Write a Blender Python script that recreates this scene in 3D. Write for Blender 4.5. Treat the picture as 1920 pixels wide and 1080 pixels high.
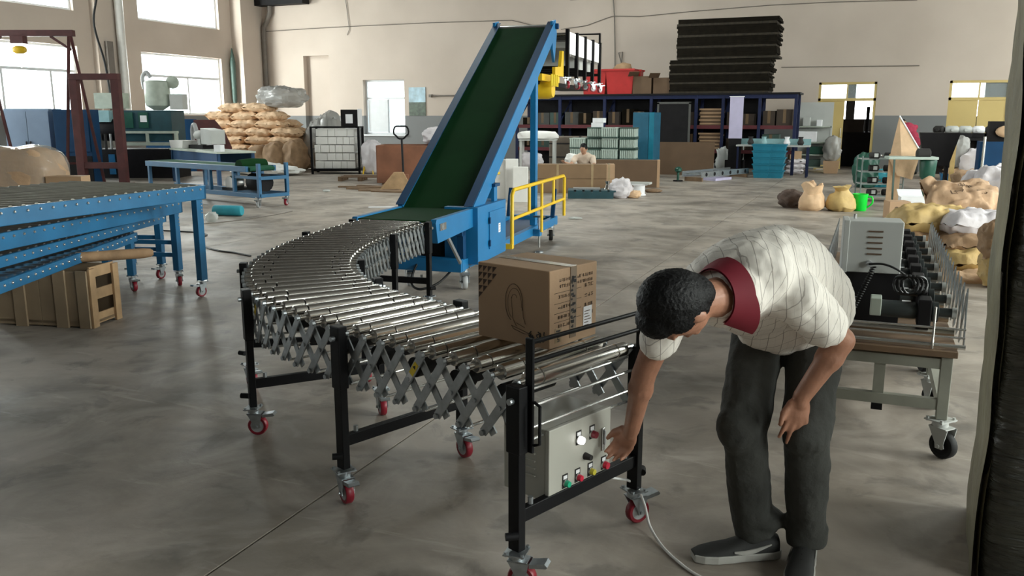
import bpy, bmesh, math, random
from mathutils import Vector, Matrix, noise as mnoise
random.seed(7)
S = bpy.context.scene
for o in list(bpy.data.objects):
    bpy.data.objects.remove(o)
COL = S.collection
R = math.radians
# ------------------------------------------------------------------ camera
FPX, CAMH, HORIZON = 1600.0, 1.6, 218.0
PITCH = math.atan((540 - HORIZON) / FPX)
YAW = math.atan(680 / math.hypot(FPX, 540 - HORIZON))
cam = bpy.data.cameras.new('camera'); cam.sensor_width = 36.0; cam.lens = 36.0 * FPX / 1920
cam.clip_start = .05; cam.clip_end = 300
camo = bpy.data.objects.new('camera', cam); COL.objects.link(camo)
camo.location = (0, 0, CAMH); camo.rotation_euler = (math.pi / 2 - PITCH, 0, YAW)
S.camera = camo
# ------------------------------------------------------------------ world, daylight, exposure
W = bpy.data.worlds.new('overcast_sky'); S.world = W; W.use_nodes = True
W.node_tree.nodes['Background'].inputs[0].default_value = (.93, .97, 1, 1)
W.node_tree.nodes['Background'].inputs[1].default_value = 5.0
S.view_settings.view_transform = 'Standard'; S.view_settings.look = 'None'
S.view_settings.gamma = 1; S.view_settings.use_curve_mapping = False
S.view_settings.exposure = -0.1
WALL_L, WALL_R, WALL_B, WALL_F, ROOF = -22.6, 9.5, 28.0, -9.0, 6.9
def daylight(name, loc, direction, sx, sy, power, col=(.95, .98, 1)):
    l = bpy.data.lights.new(name, 'AREA'); l.shape = 'RECTANGLE'; l.size = sx; l.size_y = sy
    l.energy = power; l.color = col
    o = bpy.data.objects.new(name, l); COL.objects.link(o); o.location = loc
    o.rotation_euler = Vector(direction).to_track_quat('-Z', 'Z').to_euler()
    return o
WIN_Y = [24.2 - 6.35 * k for k in range(5)]
for wy in WIN_Y:
    daylight('daylight_low_window', (WALL_L - .5, wy, 2.67), (1, 0, 0), 3.8, 2.05, 1400 if wy > 10 else 350, (1, .95, .91))
    daylight('daylight_high_window', (WALL_L - .5, wy, 5.45), (1, 0, -.1), 3.8, 1.4, 1050 if wy > 10 else 250, (1, .95, .91))
for wy in WIN_Y:
    daylight('daylight_right_window', (WALL_R + .5, wy, 3.9), (-1, 0, -.1), 3.8, 4.4, 750 if wy > 15 else 1700 if wy > 8 else 2000 if wy > 0 else 1000, (1, .94, .87))
ROOFLIGHTS = [(5.2, 13.0), (5.2, 22.0), (-7.5, 14.0), (-7.5, 22.0)]
for rx, ry in ROOFLIGHTS:
    daylight('daylight_rooflight', (rx, ry, ROOF + .5), (0, 0, -1), 1.3, 4.6, 480, (1, .94, .87))
# ------------------------------------------------------------------ pixel helpers used to survey the place
def ray(x, y):
    r = (x - 960) / FPX; d = (y - 540) / FPX
    fw = math.cos(PITCH) - d * math.sin(PITCH); up = -math.sin(PITCH) - d * math.cos(PITCH)
    c, s = math.cos(YAW), math.sin(YAW)
    return Vector((r * c - fw * s, r * s + fw * c, up))
def gp(x, y, z=0.):
    v = ray(x, y); t = (z - CAMH) / v.z
    return Vector((0, 0, CAMH)) + v * t
def py(x, y, Y):
    v = ray(x, y); return Vector((0, 0, CAMH)) + v * (Y / v.y)
# ------------------------------------------------------------------ materials
MATS = {}
def mat(name, col, rough=.55, metal=0., var=.12, scale=6., bump=0., bscale=40., spec=.5, dirt=None, trans=0., coat=0.):
    m = bpy.data.materials.new(name); m.use_nodes = True; nt = m.node_tree; N = nt.nodes; L = nt.links
    b = N['Principled BSDF']
    b.inputs['Roughness'].default_value = rough; b.inputs['Metallic'].default_value = metal
    b.inputs['Specular IOR Level'].default_value = spec
    if coat: b.inputs['Coat Weight'].default_value = coat; b.inputs['Coat Roughness'].default_value = .2
    if trans: b.inputs['Transmission Weight'].default_value = trans
    tc = N.new('ShaderNodeTexCoord')
    if var or dirt:
        nz = N.new('ShaderNodeTexNoise'); nz.inputs['Scale'].default_value = scale; nz.inputs['Detail'].default_value = 5
        L.new(tc.outputs['Object'], nz.inputs['Vector'])
        cr = N.new('ShaderNodeValToRGB')
        e = cr.color_ramp.elements; e[0].position = .3; e[1].position = .7
        d0 = dirt if dirt else tuple(max(0, c * (1 - var)) for c in col)
        e[0].color = (*d0, 1); e[1].color = (*[min(1, c * (1 + var)) for c in col], 1)
        L.new(nz.outputs['Fac'], cr.inputs['Fac']); L.new(cr.outputs['Color'], b.inputs['Base Color'])
    else:
        b.inputs['Base Color'].default_value = (*col, 1)
    if bump:
        n2 = N.new('ShaderNodeTexNoise'); n2.inputs['Scale'].default_value = bscale; n2.inputs['Detail'].default_value = 4
        L.new(tc.outputs['Object'], n2.inputs['Vector'])
        bp = N.new('ShaderNodeBump'); bp.inputs['Strength'].default_value = bump; bp.inputs['Distance'].default_value = .02
        L.new(n2.outputs['Fac'], bp.inputs['Height']); L.new(bp.outputs['Normal'], b.inputs['Normal'])
    MATS[name] = m
    return m
def emis(name, col, st):
    m = bpy.data.materials.new(name); m.use_nodes = True; b = m.node_tree.nodes['Principled BSDF']
    b.inputs['Base Color'].default_value = (*col, 1); b.inputs['Emission Color'].default_value = (*col, 1)
    b.inputs['Emission Strength'].default_value = st; MATS[name] = m; return m
def glassy(name, tint=(.92, .97, .97), clear=.85, rough=.05):
    m = bpy.data.materials.new(name); m.use_nodes = True; nt = m.node_tree; N = nt.nodes
    b = N['Principled BSDF']; b.inputs['Base Color'].default_value = (*tint, 1); b.inputs['Roughness'].default_value = rough
    t = N.new('ShaderNodeBsdfTransparent'); t.inputs[0].default_value = (*tint, 1)
    mx = N.new('ShaderNodeMixShader'); mx.inputs[0].default_value = clear
    nt.links.new(b.outputs[0], mx.inputs[1]); nt.links.new(t.outputs[0], mx.inputs[2])
    nt.links.new(mx.outputs[0], N['Material Output'].inputs[0]); MATS[name] = m; return m
glassy('pane_glass'); glassy('plastic_film', (.8, .82, .8), .55, .25); glassy('clear_bag', (.55, .54, .52), .45, .2); glassy('bale_film', (.85, .82, .76), .82, .12)
mat('blue_paint', (.008, .145, .34), .4, 0, .1, 3, spec=.5)
mat('blue_dark', (.005, .045, .12), .5, 0, .15, 3, spec=.25)
mat('table_blue', (.013, .115, .245), .42, 0, .15, 4)
mat('belt_green', (.006, .036, .010), .85, 0, .12, 3, spec=.1)
mat('belt_table', (.02, .09, .05), .85, spec=.2)
mat('black_paint', (.004, .004, .005), .45, 0, .1, spec=.22)
mat('black_plastic', (.008, .008, .009), .5, spec=.25)
mat('galv', (.40, .43, .45), .36, .85, .15, 30)
mat('chrome', (.66, .64, .60), .19, 1., .06, 5)
mat('steel', (.5, .5, .49), .3, 1., .1)
mat('zinc_rod', (.8, .8, .78), .25, .9, .05)
mat('red_tread', (.25, .012, .026), .4, 0, .1)
mat('hub_grey', (.42, .43, .44), .45)
mat('rubber', (.012, .012, .012), .7, spec=.25)
mat('yellow', (.72, .46, .015), .4, 0, .06)
mat('yellow_tag', (.75, .55, .02), .5, 0, .03)
mat('white_paint', (.75, .74, .72), .5, 0, .04)
mat('paper_white', (.8, .8, .82), .6, 0, .05)
mat('foam', (.78, .77, .74), .7, 0, .04)
mat('box_grey', (.43, .42, .37), .42, 0, .03, 4)
mat('cab_grey', (.46, .47, .45), .5, 0, .04, 4)
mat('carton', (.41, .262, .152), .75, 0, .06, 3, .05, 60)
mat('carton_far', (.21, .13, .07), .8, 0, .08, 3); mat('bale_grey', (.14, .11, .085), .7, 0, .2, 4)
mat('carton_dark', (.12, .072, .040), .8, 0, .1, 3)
mat('carton_print', (.055, .03, .018), .8, 0, .1)
mat('tape', (.36, .26, .15), .25, 0, .1, coat=.4)
mat('tape_dark', (.16, .105, .06), .3, 0, .1)
mat('ink', (.02, .018, .017), .8, 0, 0)
mat('ink_soft', (.10, .06, .035), .8, 0, 0)
mat('crate_wood', (.40, .26, .14), .8, 0, .25, 5, .15, 30)
mat('crate_ply', (.30, .22, .14), .8, 0, .2, 3)
mat('plank', (.19, .12, .07), .8, 0, .3, 4)
mat('dark_mat', (.035, .025, .02), .85, 0, .3, 3)
mat('iron_red', (.075, .018, .018), .6, 0, .3, 4)
mat('rust_bin', (.21, .085, .045), .7, 0, .25, 2)
mat('cabinet_blue', (.18, .25, .36), .5, 0, .1, 2)
mat('machine_teal', (.012, .055, .07), .5, 0, .15)
mat('machine_green', (.012, .075, .05), .4, 0, .15)
mat('pale_teal', (.25, .42, .44), .5)
mat('pale_green', (.42, .47, .40), .5)
mat('dark_body', (.009, .008, .009), .65, 0, .2, spec=.2)
mat('sack_tan', (.64, .43, .26), .7, 0, .12, 6, .3, 14)
mat('sack_ochre', (.52, .36, .14), .65, 0, .15, 5, .35, 12)
mat('sack_white', (.62, .58, .60), .5, 0, .06, 5, .35, 12)
mat('sack_brown', (.30, .185, .10), .75, 0, .2, 6, .4, 14)
mat('sack_dark', (.10, .065, .05), .75, 0, .2, 6, .4, 14)
mat('green_bucket', (.0, .62, .04), .35, 0, .03)
mat('teal_bin', (.01, .17, .26), .4, 0, .1)
mat('teal_locker', (.012, .10, .17), .5, 0, .1)
mat('red_bin', (.42, .022, .02), .5, 0, .08)
mat('rack_blue', (.012, .018, .058), .55, spec=.3)
mat('rack_red', (.10, .015, .02), .6)
mat('dark_sheets', (.009, .007, .0045), .9, 0, .35, 6, spec=.1)
mat('leafy_edge', (.025, .019, .011), .9, 0, .5, 12)
mat('door_yellow', (.56, .42, .16), .5, 0, .06, 1)
mat('stack_green', (.42, .50, .45), .5, 0, .08)
mat('stack_dark', (.05, .09, .075), .5)
mat('lilac', (.52, .48, .66), .5, 0, .05)
mat('skin', (.36, .17, .105), .5, 0, .12, 25, .08, 90)
mat('skin_light', (.46, .25, .16), .5, 0, .1, 25)
mat('hair', (.004, .004, .0045), .55, 0, .2, 40, .25, 160, spec=.22)
mat('trousers', (.044, .045, .040), .9, 0, .25, 5, .25, 35)
mat('collar_red', (.20, .010, .024), .7, 0, .08)
mat('belt_leather', (.01, .01, .01), .4)
mat('shoe', (.022, .022, .021), .75, 0, .1, 20)
mat('shoe_sole', (.40, .39, .36), .6, 0, .05)
mat('shirt_red', (.38, .03, .07), .8)
mat('shirt_cream', (.62, .50, .40), .8)
mat('bag_brown', (.42, .27, .16), .75, 0, .18, 5, .5, 10)
mat('cable_black', (.01, .01, .01), .5)
mat('cable_white', (.75, .74, .72), .45, 0, .03)
mat('btn_green', (.02, .40, .22), .3); mat('btn_red', (.55, .02, .05), .3); mat('btn_yellow', (.55, .48, .05), .3)
mat('btn_dark_red', (.16, .008, .02), .3)
emis('lamp_white', (1, .98, .95), 6.0)
mat('wall_pipe', (.62, .61, .58), .5, 0, .06)
mat('pipe_brown', (.16, .14, .12), .6, 0, .1)
mat('frame_white', (.7, .72, .74), .5, 0, .03)
mat('poster_sky', (.35, .5, .58), .4, 0, .35, 4); mat('poster_hill', (.05, .08, .05), .4, 0, .6, 8)
mat('teal_cloth', (.03, .30, .38), .6)
# ------------------------------------------------------------------ mesh builder
class MB:
    def __init__(s): s.v = []; s.f = []; s.m = []; s.cur = 0
    def add(s, vs, fs):
        k = len(s.v); s.v += [Vector(p) for p in vs]
        for f in fs: s.f.append([i + k for i in f]); s.m.append(s.cur)
        return s
    def use(s, i): s.cur = i; return s
    def box(s, c, d, rz=0., mtx=None):
        c = Vector(c); x, y, z = d[0] / 2, d[1] / 2, d[2] / 2
        M = mtx.to_3x3() if mtx else Matrix.Rotation(rz, 3, 'Z')
        vs = [c + M @ Vector((a * x, b * y, e * z)) for e in (-1, 1) for b in (-1, 1) for a in (-1, 1)]
        return s.add(vs, [(0, 2, 3, 1), (4, 5, 7, 6), (0, 1, 5, 4), (2, 6, 7, 3), (0, 4, 6, 2), (1, 3, 7, 5)])
    def bb(s, x0, x1, y0, y1, z0, z1):
        return s.box(((x0 + x1) / 2, (y0 + y1) / 2, (z0 + z1) / 2), (abs(x1 - x0), abs(y1 - y0), abs(z1 - z0)))
    def bar(s, p, q, w, h, up=(0, 0, 1)):
        p = Vector(p); q = Vector(q); y = (q - p).normalized(); x = y.cross(Vector(up))
        if x.length < 1e-4: x = y.cross(Vector((1, 0, 0)))
        x.normalize(); z = x.cross(y)
        M = Matrix((x, y, z)).transposed()
        return s.box((p + q) / 2, (w, (q - p).length, h), mtx=M)
    def cyl(s, p, q, r, n=12, r2=None, caps=True):
        p = Vector(p); q = Vector(q); r2 = r if r2 is None else r2
        a = (q - p).normalized(); x = a.orthogonal().normalized(); y = a.cross(x)
        vs = []
        for c, rr in ((p, r), (q, r2)):
            vs += [c + (x * math.cos(2 * math.pi * i / n) + y * math.sin(2 * math.pi * i / n)) * rr for i in range(n)]
        fs = [(i, (i + 1) % n, n + (i + 1) % n, n + i) for i in range(n)]
        if caps: fs += [tuple(range(n - 1, -1, -1)), tuple(range(n, 2 * n))]
        return s.add(vs, fs)
    def tube(s, pts, r, n=6, closed=False):
        pts = [Vector(p) for p in pts]; k = len(pts); vs = []; x = None
        for i, p in enumerate(pts):
            if closed: d = pts[(i + 1) % k] - pts[i - 1]
            else: d = pts[min(i + 1, k - 1)] - pts[max(i - 1, 0)]
            d.normalize()
            x = d.orthogonal().normalized() if x is None else (x - d * x.dot(d)).normalized()
            y = d.cross(x); rr = r[i] if isinstance(r, (list, tuple)) else r
            vs += [p + (x * math.cos(2 * math.pi * j / n) + y * math.sin(2 * math.pi * j / n)) * rr for j in range(n)]
        fs = []
        for i in range(k if closed else k - 1):
            a, b = i * n, ((i + 1) % k) * n
            fs += [(a + j, a + (j + 1) % n, b + (j + 1) % n, b + j) for j in range(n)]
        if not closed: fs += [tuple(range(n - 1, -1, -1)), tuple(range((k - 1) * n, k * n))]
        return s.add(vs, fs)
    def lathe(s, prof, o=(0, 0, 0), axis='Z', n=20, caps=True):
        o = Vector(o); vs = []; 
        for r, h in prof:
            for j in range(n):
                a = 2 * math.pi * j / n; c, d = r * math.cos(a), r * math.sin(a)
                vs.append(o + Vector({'Z': (c, d, h), 'X': (h, c, d), 'Y': (d, h, c)}[axis]))
        fs = [(i * n + j, i * n + (j + 1) % n, (i + 1) * n + (j + 1) % n, (i + 1) * n + j) for i in range(len(prof) - 1) for j in range(n)]
        if caps: fs += [tuple(range(n - 1, -1, -1)), tuple(range((len(prof) - 1) * n, len(prof) * n))]
        return s.add(vs, fs)
    def prism(s, poly, t0, t1, plane='XZ'):
        def P(a, b, t): return {'XZ': (a, t, b), 'YZ': (t, a, b), 'XY': (a, b, t)}[plane]
        n = len(poly); vs = [P(a, b, t0) for a, b in poly] + [P(a, b, t1) for a, b in poly]
        fs = [tuple(range(n)), tuple(range(2 * n - 1, n - 1, -1))] + [(i, n + i, n + (i + 1) % n, (i + 1) % n) for i in range(n)]
        return s.add(vs, fs)
    def ell(s, c, rad, nu=14, nv=9, mtx=None, wob=0., sq=1.):
        c = Vector(c); vs = []; M = mtx.to_3x3() if mtx else Matrix.Identity(3)
        def pw(t): return math.copysign(abs(t) ** sq, t)
        for i in range(nv + 1):
            th = math.pi * i / nv
            for j in range(nu):
                a = 2 * math.pi * j / nu
                p = Vector((pw(math.sin(th)) * pw(math.cos(a)), pw(math.sin(th)) * pw(math.sin(a)), pw(math.cos(th))))
                if wob: p *= 1 + wob * mnoise.noise(p * 2.3 + c * 3.1)
                vs.append(c + M @ Vector((p.x * rad[0], p.y * rad[1], p.z * rad[2])))
        fs = [(i * nu + j, (i + 1) * nu + j, (i + 1) * nu + (j + 1) % nu, i * nu + (j + 1) % nu) for i in range(nv) for j in range(nu)]
        return s.add(vs, fs)
    def grid(s, fn, nu, nv):
        vs = [fn(i / nu, j / nv) for i in range(nu + 1) for j in range(nv + 1)]
        w = nv + 1
        return s.add(vs, [(i * w + j, (i + 1) * w + j, (i + 1) * w + j + 1, i * w + j + 1) for i in range(nu) for j in range(nv)])
    def cap(s, p, q, r1, r2, n=14):          # tapered capsule
        p = Vector(p); q = Vector(q); s.cyl(p, q, r1, n, r2)
        s.ell(p, (r1,) * 3, n, 8); s.ell(q, (r2,) * 3, n, 8); return s
    def rot(s, rz, o=(0, 0, 0)):
        M = Matrix.Rotation(rz, 3, 'Z'); o = Vector(o); s.v = [M @ p + o for p in s.v]; return s
    def mesh(s, name, mats, smooth=None):
        me = bpy.data.meshes.new(name); me.from_pydata([tuple(p) for p in s.v], [], s.f)
        for m in (mats if isinstance(mats, (list, tuple)) else [mats]): me.materials.append(MATS[m])
        for p, i in zip(me.polygons, s.m): p.material_index = i
        bm = bmesh.new(); bm.from_mesh(me); bmesh.ops.remove_doubles(bm, verts=bm.verts, dist=1e-5)
        bmesh.ops.recalc_face_normals(bm, faces=bm.faces); bm.to_mesh(me); bm.free()
        if smooth:
            for p in me.polygons: p.use_smooth = True
            me.set_sharp_from_angle(angle=R(smooth))
        me.update(); return me
    def build(s, name, mats, parent=None, smooth=None, bev=0., world=False):
        if world and parent is not None:
            Mi = WM[parent.name].inverted(); s.v = [Mi @ p for p in s.v]
        return link(name, s.mesh(name, mats, smooth), parent, bev=bev)
WM = {}
def link(name, me, parent=None, mtx=None, bev=0.):
    o = bpy.data.objects.new(name, me); COL.objects.link(o)
    if parent is not None: o.parent = parent; WM[o.name] = WM[parent.name] @ (mtx or Matrix.Identity(4))
    else: WM[o.name] = mtx or Matrix.Identity(4)
    if mtx is not None: o.matrix_local = mtx
    if bev:
        b = o.modifiers.new('bevel', 'BEVEL'); b.width = bev; b.segments = 2; b.limit_method = 'ANGLE'; b.angle_limit = R(40)
    return o
def tag(o, label=None, cat=None, group=None, kind=None):
    for k, v in (('label', label), ('category', cat), ('group', group), ('kind', kind)):
        if v: o[k] = v
    return o
def thing(name, label, cat, loc=(0, 0, 0), rz=0., group=None):
    o = bpy.data.objects.new(name, None); COL.objects.link(o); o.empty_display_size = .1
    o.location = loc; o.rotation_euler = (0, 0, rz)
    WM[o.name] = Matrix.Translation(Vector(loc)) @ Matrix.Rotation(rz, 4, 'Z')
    return tag(o, label, cat, group)
def one(mb, name, mats, label, cat, loc=(0, 0, 0), rz=0., group=None, smooth=None, bev=0.):
    o = link(name, mb.mesh(name, mats, smooth), None, Matrix.Translation(Vector(loc)) @ Matrix.Rotation(rz, 4, 'Z'), bev)
    return tag(o, label, cat, group)
def dup(o, loc, rz=0., label=None, group=None, parent=None):
    c = o.copy(); COL.objects.link(c)
    if parent is None:
        c.location = loc; c.rotation_euler = (0, 0, rz)
        if label: c['label'] = label
        if group: c['group'] = group
    else: c.parent = parent
    WM[c.name] = Matrix.Translation(Vector(loc)) @ Matrix.Rotation(rz, 4, 'Z')
    for ch in list(o.children): dup(ch, (0, 0, 0), parent=c)
    return c
def struct(mb, name, mats, parent=None, smooth=None, bev=0.):
    o = mb.build(name, mats, parent, smooth, bev)
    if parent is None: o['kind'] = 'structure'
    return o
def T4(loc, rz=0., rx=0., ry=0.):
    return Matrix.Translation(Vector(loc)) @ Matrix.Rotation(rz, 4, 'Z') @ Matrix.Rotation(ry, 4, 'Y') @ Matrix.Rotation(rx, 4, 'X')
def crumple(o, amp, sc=5., seed=0.):          # sharp paper or film creases
    for v in o.data.vertices:
        p = v.co * sc + Vector((seed, -seed, seed * .3)); n = v.co.copy(); n.z *= .7
        if n.length < 1e-6: continue
        n.normalize(); d = (.5 - abs(mnoise.noise(p))) * 1.3 + (.4 - abs(mnoise.noise(p * 2.3))) * .6 + mnoise.noise(p * .4)
        v.co += n * d * amp
    return o
def fold(me_obj, amp, sc=3., seed=0):        # crumple a mesh in place
    for v in me_obj.data.vertices:
        p = v.co * sc + Vector((seed, seed * .7, 0))
        v.co += Vector((mnoise.noise(p), mnoise.noise(p + Vector((9, 0, 0))), mnoise.noise(p + Vector((0, 7, 0))))) * amp
    return me_obj
# ================================================================== the hall
def concrete():
    m = bpy.data.materials.new('concrete'); m.use_nodes = True; nt = m.node_tree; N = nt.nodes; L = nt.links; b = N['Principled BSDF']
    g = N.new('ShaderNodeNewGeometry')
    def nz(sc, det, dist=0., stretch=None):
        n = N.new('ShaderNodeTexNoise'); n.inputs['Scale'].default_value = sc; n.inputs['Detail'].default_value = det
        n.inputs['Distortion'].default_value = dist; n.inputs['Roughness'].default_value = .6
        if stretch:
            mp = N.new('ShaderNodeMapping'); mp.inputs['Scale'].default_value = stretch; mp.inputs['Rotation'].default_value = (0, 0, .5)
            L.new(g.outputs['Position'], mp.inputs['Vector']); L.new(mp.outputs[0], n.inputs['Vector'])
        else: L.new(g.outputs['Position'], n.inputs['Vector'])
        return n
    def ramp(src, p0, p1, c0, c1):
        r = N.new('ShaderNodeValToRGB'); e = r.color_ramp.elements; e[0].position = p0; e[1].position = p1
        e[0].color = (*c0, 1); e[1].color = (*c1, 1); L.new(src.outputs['Fac'], r.inputs['Fac']); return r
    def mix(a, bcol, fac, mode='MIX'):
        x = N.new('ShaderNodeMix'); x.data_type = 'RGBA'; x.blend_type = mode
        L.new(fac.outputs[0], x.inputs[0]) if hasattr(fac, 'outputs') else setattr(x.inputs[0], 'default_value', fac)
        L.new(a, x.inputs[6]); L.new(bcol, x.inputs[7]); return x
    base = ramp(nz(.9, 7, .4), .34, .66, (.160, .138, .115), (.405, .348, .292))
    patch = ramp(nz(1.6, 8, 1.2), .45, .72, (0, 0, 0), (1, 1, 1))
    light = N.new('ShaderNodeRGB'); light.outputs[0].default_value = (.53, .472, .415, 1)
    a = mix(base.outputs[0], light.outputs[0], patch)
    pf = N.new('ShaderNodeMath'); pf.operation = 'MULTIPLY'; pf.inputs[1].default_value = .6; L.new(patch.outputs[0], pf.inputs[0])
    L.new(pf.outputs[0], a.inputs[0])
    sm = ramp(nz(2.2, 7, .6, (.6, 3.2, 1)), .60, .66, (0, 0, 0), (1, 1, 1))
    sf = N.new('ShaderNodeMath'); sf.operation = 'MULTIPLY'; sf.inputs[1].default_value = .35; L.new(sm.outputs[0], sf.inputs[0])
    b2 = mix(a.outputs[2], light.outputs[0], sf)
    dk = ramp(nz(3.1, 8, .4), .36, .44, (1, 1, 1), (0, 0, 0))
    df = N.new('ShaderNodeMath'); df.operation = 'MULTIPLY'; df.inputs[1].default_value = .45; L.new(dk.outputs[0], df.inputs[0])
    dark = N.new('ShaderNodeRGB'); dark.outputs[0].default_value = (.115, .104, .092, 1)
    b3 = mix(b2.outputs[2], dark.outputs[0], df)
    L.new(b3.outputs[2], b.inputs['Base Color'])
    rr = ramp(nz(1.1, 6, .5), .3, .7, (.40, .40, .40), (.62, .62, .62)); L.new(rr.outputs[0], b.inputs['Roughness'])
    bn = nz(9, 6); bp = N.new('ShaderNodeBump'); bp.inputs['Strength'].default_value = .12; bp.inputs['Distance'].default_value = .02
    L.new(bn.outputs['Fac'], bp.inputs['Height']); L.new(bp.outputs[0], b.inputs['Normal'])
    MATS['concrete'] = m
concrete()
mat('joint_dark', (.09, .085, .075), .9)
mat('roof_paint', (.11, .105, .10), .8)
def wallpaint():
    m = bpy.data.materials.new('wall_paint'); m.use_nodes = True; nt = m.node_tree; N = nt.nodes; L = nt.links; b = N['Principled BSDF']
    g = N.new('ShaderNodeNewGeometry'); sx = N.new('ShaderNodeSeparateXYZ'); L.new(g.outputs['Position'], sx.inputs[0])
    c = N.new('ShaderNodeMath'); c.operation = 'GREATER_THAN'; c.inputs[1].default_value = 1.62; L.new(sx.outputs['Z'], c.inputs[0])
    n = N.new('ShaderNodeTexNoise'); n.inputs['Scale'].default_value = .6; n.inputs['Detail'].default_value = 7; L.new(g.outputs['Position'], n.inputs['Vector'])
    r = N.new('ShaderNodeValToRGB'); e = r.color_ramp.elements; e[0].position = .3; e[1].position = .75
    e[0].color = (.49, .413, .348, 1); e[1].color = (.57, .486, .415, 1); L.new(n.outputs['Fac'], r.inputs[0])
    x = N.new('ShaderNodeMix'); x.data_type = 'RGBA'; x.inputs[6].default_value = (.19, .195, .195, 1)
    L.new(c.outputs[0], x.inputs[0]); L.new(r.outputs[0], x.inputs[7]); L.new(x.outputs[2], b.inputs['Base Color'])
    b.inputs['Roughness'].default_value = .7; MATS['wall_paint'] = m
wallpaint()
# floor: cast slabs with recessed joints
fl = struct(MB().bb(WALL_L - .3, WALL_R + .3, WALL_F - .3, 36, -.3, -.012), 'floor', 'joint_dark')
xs = [WALL_L - .3] + [-2.07 + 5.5 * k for k in range(-3, 3)] + [WALL_R + .3]
ys = [WALL_F - .3, -2.4, 21.3, 36]
g = .006
for i in range(len(xs) - 1):
    for j in range(len(ys) - 1):
        MB().bb(xs[i] + g, xs[i + 1] - g, ys[j] + g, ys[j + 1] - g, -.2, 0).build('slab', 'concrete', fl)
def holed(u0, u1, z0, z1, holes, place):
    us = sorted({u0, u1, *[h[0] for h in holes], *[h[1] for h in holes]})
    mb = MB()
    for a, b in zip(us, us[1:]):
        zz = sorted([(h[2], h[3]) for h in holes if h[0] <= a + 1e-6 and h[1] >= b - 1e-6]); z = z0
        for p, q in zz:
            if p > z: place(mb, a, b, z, p)
            z = q
        if z < z1: place(mb, a, b, z, z1)
    return mb
lowz, highz = (1.65, 3.7), (4.73, 6.15)
wy2 = 1.92
lh = [(w - wy2, w + wy2, *lowz) for w in WIN_Y] + [(w - wy2, w + wy2, *highz) for w in WIN_Y]
struct(holed(WALL_F, WALL_B, 0, ROOF, lh, lambda m, a, b, z, q: m.bb(WALL_L - .3, WALL_L, a, b, z, q)), 'wall_left', 'wall_paint')
rh = [(w - wy2, w + wy2, 1.65, 6.15) for w in WIN_Y]
struct(holed(WALL_F, WALL_B, 0, ROOF, rh, lambda m, a, b, z, q: m.bb(WALL_R, WALL_R + .3, a, b, z, q)), 'wall_right', 'wall_paint')
bh = [(-17.68, -15.93, .94, 2.92), (-1.62, 0., -1, 2.6), (1.92, 3.46, -1, 2.6), (-20.3, -19.15, -1, 3.85)]
struct(holed(WALL_L - .3, WALL_R + .3, 0, ROOF, bh, lambda m, a, b, z, q: m.bb(a, b, WALL_B, WALL_B + .3, z, q)), 'wall_back', 'wall_paint')
struct(MB().bb(WALL_L - .3, WALL_R + .3, WALL_F - .3, WALL_F, 0, ROOF), 'wall_front', 'roof_paint')
def roof():
    m = MB(); xs_ = sorted({WALL_L - .3, WALL_R + .3, *[x + s for x, _ in ROOFLIGHTS for s in (-.65, .65)]}); ys_ = sorted({WALL_F - .3, WALL_B + .3, *[y + s for _, y in ROOFLIGHTS for s in (-2.3, 2.3)]})
    for a, b in zip(xs_, xs_[1:]):
        for c, d in zip(ys_, ys_[1:]):
            if not any(abs((a + b) / 2 - x) < .65 and abs((c + d) / 2 - y) < 2.3 for x, y in ROOFLIGHTS): m.bb(a, b, c, d, ROOF, ROOF + .2)
    return m
struct(roof(), 'ceiling', 'roof_paint')
struct(MB().bb(-20.3, -19.15, WALL_B + .22, WALL_B + .5, 0, 3.85), 'wall_niche', 'wall_paint')
# corner pillar, pier between the windows, downpipes
struct(MB().bb(WALL_L, WALL_L + .5, 26.75, WALL_B, 0, ROOF), 'trim_1', 'wall_paint')
struct(MB().bb(WALL_L, WALL_L + .22, 20.35, 21.3, 0, ROOF), 'trim_2', 'wall_paint')
struct(MB().bb(-22.6, -19.9, 27.55, 27.98, 5.72, 6.0), 'trim_3', 'dark_body')
one(MB().cyl((0, 0, 1.3), (0, 0, 6.8), .13, 20), 'drain_pipe', 'wall_pipe', 'thick white drain pipe running up the pier between the left windows', 'pipe', (WALL_L + .37, 21.15, 0), smooth=40)
one(MB().bb(-.05, .05, -.12, .12, 1.5, 3.9), 'cable_tray', 'pipe_brown', 'brown flat cable tray standing beside the white drain pipe', 'cable tray', (WALL_L + .29, 20.72, 0))
one(MB().tube([(.15, 0, 5.9), (.15, 0, 5.45), (.02, 0, 5.2), (-.18, 0, 4.95), (-.2, 0, 4.6), (-.2, 0, 1.0)], .09, 10), 'downpipe', 'pipe_brown', 'bent grey brown downpipe in the far left corner', 'pipe', (-21.8, 27.88, 0), smooth=50)
one(MB().tube([(0, 0, .0), (0, 0, 1.8), (0, 0, 2.2), (0, 0, 3.6), (0, 0, 4.1)], [.025, .03, .09, .1, .02], 10), 'rolled_banner', 'stack_dark', 'slim dark green rolled tarpaulin standing in the corner beside the pillar', 'tarpaulin', (WALL_L + .15, 26.55, 0), smooth=50)
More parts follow.
